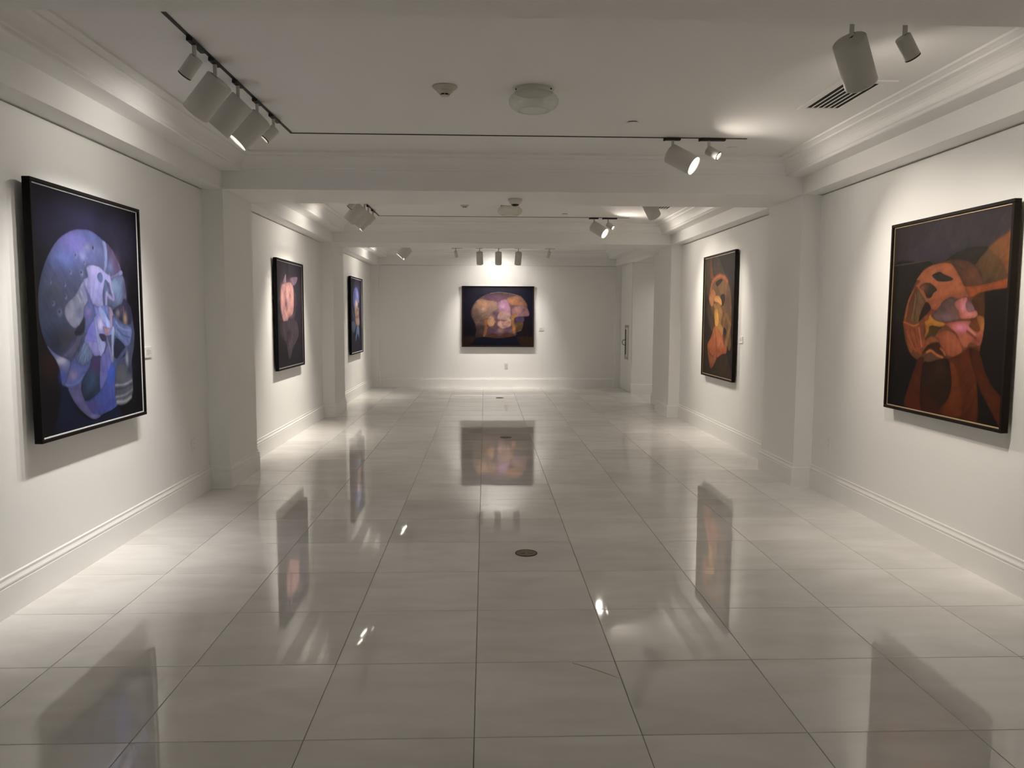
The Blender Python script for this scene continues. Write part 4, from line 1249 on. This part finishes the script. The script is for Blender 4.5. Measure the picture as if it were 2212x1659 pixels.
for (k, y, ty), lb in zip([('small', 8.76, 9.05), ('big', 9.06, 9.22), ('big', 9.482, 9.42), ('big', 9.773, 9.60), ('small', 10.167, 9.85)],
                          ['small spotlight half hidden behind the beam on the middle left track', 'foremost big spotlight on the middle left track', 'second big spotlight on the middle left track',
                           'big spotlight with a glint of its lens on the middle left track', 'small spotlight with a pinpoint glint at the end of the middle left track']):
    spotlight(k, XT, y, 'y', (WL + .04, ty, 1.80), lb, gL2, power=1.15, tint=(1.0, 0.92, 0.82), aim=(WL, ty, 1.12), spill=8 if y == 9.482 else 0)
gR2 = 'spotlights over the farther right painting'
spotlight('big', 1.756, 8.36, 'x', (2.93, 9.50, 1.10), 'big spotlight cut off by the beam in front of the farther vent', gR2, power=1.2)
spotlight('big', 1.511, 10.75, 'x', (2.93, 9.72, 1.75), 'big spotlight with round white lens on the middle cross track', gR2, power=1.25, spill=16, aim=(2.93, 9.6, 1.2))
spotlight('small', 1.704, 10.75, 'x', (2.93, 9.85, 1.85), 'small spotlight with round white lens on the middle cross track', gR2)
gL3 = 'spotlights over the farthest left painting'
for (k, y, ty), lb in zip([('big', 14.40, 14.25), ('big', 14.72, 14.35), ('small', 15.05, 14.6)],
                          ['foremost spotlight on the farthest left track', 'middle spotlight on the farthest left track', 'last spotlight on the farthest left track']):
    spotlight(k, XT, y, 'y', (WL + .04, ty, 1.75), lb, gL3, power=1.25, tint=(1.0, 0.92, 0.82), aim=(WL, ty, 1.12), spill=8 if y == 14.40 else 0)
gFill = 'added fill spotlights out of view behind the viewer'  # unseen heads added to brighten the foreground floor
for y, ty, lb in ((-.6, -.5, 'added fill spotlight behind the viewer on the left, farther back'), (.5, .3, 'added fill spotlight behind the viewer on the left')):
    spotlight('big', XT, y, 'y', (WL + .04, ty, 1.45), lb, gFill, power=.4)
for y, ty, lb in ((-1.1, .0, 'added fill spotlight behind the viewer on the right, farther back'), (1.2, .1, 'added fill spotlight behind the viewer on the right')):
    spotlight('big', 1.5, y, 'x', (WR, ty, 1.4), lb, gFill, power=.4)
t = thing('passage_fill_light', (4.0, 14.2, ZC), 'added round fill light on the ceiling of the side passage, out of view', 'ceiling lamp')  # lamp added out of view to brighten the side passage
MB().lathe([(.075, 0), (.075, -.006), (.060, -.006), (.056, -.001)], 32).build('trim_ring', 'plastic', t)
MB().lathe([(.056, -.002), (0, -.002)], 32).build('lens', 'lens', t)
ld = bpy.data.lights.new('lamp', 'SPOT'); ld.energy = 48; ld.color = WARM; ld.spot_size = math.radians(130); ld.spot_blend = 1.0; ld.shadow_soft_size = .05
link('lamp', ld, t, (0, 0, -.012))
gB = 'spotlights over the end wall painting'
for k, x, tx, lb in [('tiny', -.59, -.25, 'tiny spotlight at the left of the row before the end wall'), ('mid', -.113, -.05, 'left of the three cylinder spotlights before the end wall'),
                     ('mid', .265, .27, 'middle of the three cylinder spotlights before the end wall'), ('mid', .665, .58, 'right of the three cylinder spotlights before the end wall, slightly tilted'),
                     ('tiny', 1.285, .80, 'tiny spotlight at the right of the row before the end wall')]:
    spotlight(k, x, 15.53, 'x', (tx, YBW, 1.25), lb, gB, tint=(1.0, 0.93, 0.85), power=.95, aim=(tx, YBW, 1.05), spill=19 if x == .265 else 0)

# ------------------------------------------------------------------ ceiling devices
def globe(x, y, label):
    t = thing('ceiling_lamp', (x, y, ZC), label, 'ceiling lamp', 'glass bowl ceiling lamps')
    MB().lathe([(.112, 0), (.114, -.004), (.114, -.022), (.108, -.026), (0, -.026)], 40).build('base_ring', 'plastic', t)
    for a in (200, 330):
        MB().lathe([(0, .004), (.004, .004), (.005, 0)], 10, Matrix.Rotation(math.radians(a), 4, 'Z') @ Matrix.Translation((.114, 0, -.012)) @ Matrix.Rotation(math.pi / 2, 4, 'Y')).build('screw', 'dark', t)
    out = [(.106, -.024), (.128, -.034), (.146, -.050), (.154, -.070), (.150, -.090), (.136, -.108), (.116, -.120), (.094, -.126)]
    inn = [(r - .004, z + .002) for r, z in out[::-1]]
    MB().lathe(out + [(.090, -.124)] + inn, 48).build('glass_bowl', 'glass', t)
    MB().lathe([(.096, -.124), (.096, -.129), (.088, -.129), (.088, -.124), (.096, -.124)], 48).build('bowl_lip', 'glass', t)
    return t
globe(.292, 4.77, 'clear glass bowl ceiling lamp in the middle of the nearest bay')
globe(.305, 9.62, 'clear glass bowl ceiling lamp in the middle bay below the dome camera')

def smoke(x, y, label):
    t = thing('smoke_detector', (x, y, ZC), label, 'smoke detector', 'smoke detectors')
    MB().lathe([(.074, 0), (.076, -.003), (.074, -.008), (.052, -.024), (.050, -.026)], 36).build('base', 'beige_plastic', t)
    MB().lathe([(.050, -.024), (.049, -.030), (.034, -.044), (.030, -.046)], 36).build('collar', 'beige_plastic', t)
    MB().lathe([(.026, -.044), (.024, -.054)], 24).build('sensor_chamber', 'dark', t)
    MB().lathe([(.028, -.053), (.028, -.056), (0, -.058)], 24).build('cap', 'plastic', t)
    for k in range(6):
        a = math.radians(60 * k - 90)
        MB().bbox(-.0022, .0022, -.0022, .0022, -.055, -.044, .0003).build('fin', 'beige_plastic', t, (.026 * math.cos(a), .026 * math.sin(a), 0))
smoke(-.243, 4.74, 'beige cone smoke detector left of the glass bowl lamp')
smoke(-.251, 9.50, 'small smoke detector just showing below the first beam')

def cap(x, y, label, drop=.007):
    t = thing('sprinkler_cover', (x, y, ZC), label, 'sprinkler cover', 'sprinkler covers')
    MB().lathe([(.036, 0), (.036, -drop)], 28).build('gap_shade', 'dark', t)  # black sleeve paints the shadow gap above the plate
    MB().lathe([(0, -drop - .002), (.042, -drop - .002), (.044, -drop), (.042, -drop + .001), (0, -drop + .001)], 32).build('plate', 'ceil', t)
cap(1.038, 5.52, 'round white sprinkler cover plate near the cross track of the nearest bay')
cap(2.002, 6.29, 'round flush sprinkler cover beyond the end of the near cross track', .002)
cap(1.065, 10.40, 'round white sprinkler cover plate in the middle bay')
cap(1.968, 11.08, 'round flush sprinkler cover beyond the end of the middle cross track', .002)

def vent(x0, x1, y0, y1, label):
    t = thing('air_vent', ((x0 + x1) / 2, (y0 + y1) / 2, ZC), label, 'vent', 'ceiling air vents')
    cx, cy = (x0 + x1) / 2, (y0 + y1) / 2
    def bx(name, mat, a, b, c, d, z0, z1):
        return MB().box(a - cx, b - cx, c - cy, d - cy, z0, z1).build(name, mat, t)
    bx('duct_shade_plate', 'dark', x0 + .04, x1 - .085, y0 + .045, y1 - .045, -.002, -.0003)  # flat black plate, the shade inside the vent put into colour
    f = MB()
    for a, b, c, d in ((x0, x1, y0, y0 + .045), (x0, x1, y1 - .045, y1), (x0, x0 + .04, y0 + .045, y1 - .045), (x1 - .035, x1, y0 + .045, y1 - .045)):
        f.box(a - cx, b - cx, c - cy, d - cy, -.008, 0)
    f.build('vent_frame', 'ceil', t)
    bx('damper_flap', 'ceil', x1 - .085, x1 - .037, y0 + .05, y1 - .05, -.012, -.003)
    s0, s1 = x0 + .04, x1 - .085
    n = 6
    for k in range(1, n + 1):
        xx = s0 + (s1 - s0) * k / n
        bx('slat', 'ceil', xx - .0035, xx + .0035, y0 + .045, y1 - .045, -.0075, -.004)
vent(2.052, 2.392, 4.49, 5.12, 'white ceiling air vent with dark slots behind the big spotlight')
vent(2.052, 2.392, 9.22, 9.84, 'edge of a ceiling air vent above the farther right painting')

t = thing('dome_camera', (.272, 7.11, ZB), 'small white dome security camera under the nearest cross beam', 'camera')
MB().lathe([(.062, 0), (.066, -.004), (.066, -.018), (.060, -.026), (.056, -.028), (.054, -.040), (.046, -.046)], 36).build('camera_body', 'plastic', t)
MB().lathe([(.046, -.046), (.036, -.048)], 36).build('camera_collar', 'plastic', t)
MB().lathe([(.037, -.046), (.033, -.056), (.020, -.064), (0, -.067)], 36).build('dome', pmat('smoked_dome', (.006, .006, .007), .12, noise=(5, .1)), t)

# ------------------------------------------------------------------ floor boxes, outlets, labels
for x, y, lb in ((.265, 4.79, 'round brass floor outlet cover, nearest to the viewer'), (.262, 9.50, 'round brass floor outlet cover inside the reflection of the end painting'), (.271, 14.17, 'round brass floor outlet cover, farthest before the end wall')):
    t = thing('floor_outlet', (x, y, 0.0005), lb, 'floor outlet', 'round brass floor outlets')
    MB().lathe([(.0715, 0), (.0712, .003), (.066, .0034), (.065, .0022)], 44).build('rim', 'brass_dark', t)
    MB().lathe([(.066, .0022), (0, .0026)], 44).build('cover_plate', 'brass', t)
    for k in range(2):
        s = -1 if k else 1
        MB().lathe([(.017, .0024), (.017, .0036), (.013, .0038), (0, .0034)], 20, Matrix.Translation((s * .026, 0, 0))).build('socket_lid', 'brass', t)

def outlet(loc, nx, ny, label, duplex=False):
    """nx, ny: normal into the room"""
    t = thing('wall_outlet', loc, label, 'outlet', 'white wall outlets')
    t.rotation_euler = (0, 0, math.atan2(ny, nx) + math.pi / 2)
    MB().bbox(-.036, .036, -.006, 0, -.058, .058, .0025).build('cover_plate', 'plastic' if duplex else 'wall', t)
    for s in (-1, 1):
        f = MB().bbox(-.015, .015, -.0075, -.005, s * .020 - .013, s * .020 + .013, .001).build('socket', 'plastic' if duplex else 'wall', t)
        m = MB()
        for a in (-.006, .006):
            m.box(a - .001, a + .001, -.0078, -.0074, s * .020 - .002, s * .020 + .006)
        m.box(-.002, .002, -.0078, -.0074, s * .020 - .009, s * .020 - .006)
        m.build('slots', 'dark' if duplex else 'grout', f)
outlet((WL, 6.335, .437), 1, 0, 'white outlet low on the left wall right of the violet painting')
outlet((WL, 11.09, .437), 1, 0, 'white outlet low on the left wall past the pink painting')
outlet((WR, 6.36, .45), -1, 0, 'white outlet low on the right wall by the nearest pilaster')
outlet((WR, 11.15, .446), -1, 0, 'white outlet low on the right wall beyond the tall orange painting')
outlet((.45, YBW, .452), 0, -1, 'white duplex outlet under the end wall painting', True)
outlet((2.529, YBW, .457), 0, -1, 'blank white outlet at the right of the end wall')

def label_card(loc, nx, ny, w, h, label):
    t = thing('wall_label', loc, label, 'label', 'white exhibit labels')
    t.rotation_euler = (0, 0, math.atan2(ny, nx) + math.pi / 2)
    c = MB().bbox(-w / 2, w / 2, -.010, 0, -h / 2, h / 2, .0008).build('card', 'paper', t)
    m = MB()
    for k, (a, b) in enumerate(((-.32, .05), (-.32, .30), (-.32, .22), (-.32, .33), (-.32, .10))):
        z = h * (.22 - .11 * k)
        m.box(a * w, b * w, -.0103, -.0099, z - .0016, z + .0016)
    m.build('text_lines', 'ink', t)
label_card((WL, 5.547, 1.246), 1, 0, .107, .076, 'small white exhibit label beside the violet painting')
label_card((WR, 8.673, 1.254), -1, 0, .107, .074, 'small white exhibit label beside the tall orange painting')
label_card((1.194, YBW, 1.244), 0, -1, .107, .075, 'small white exhibit label beside the end wall painting')
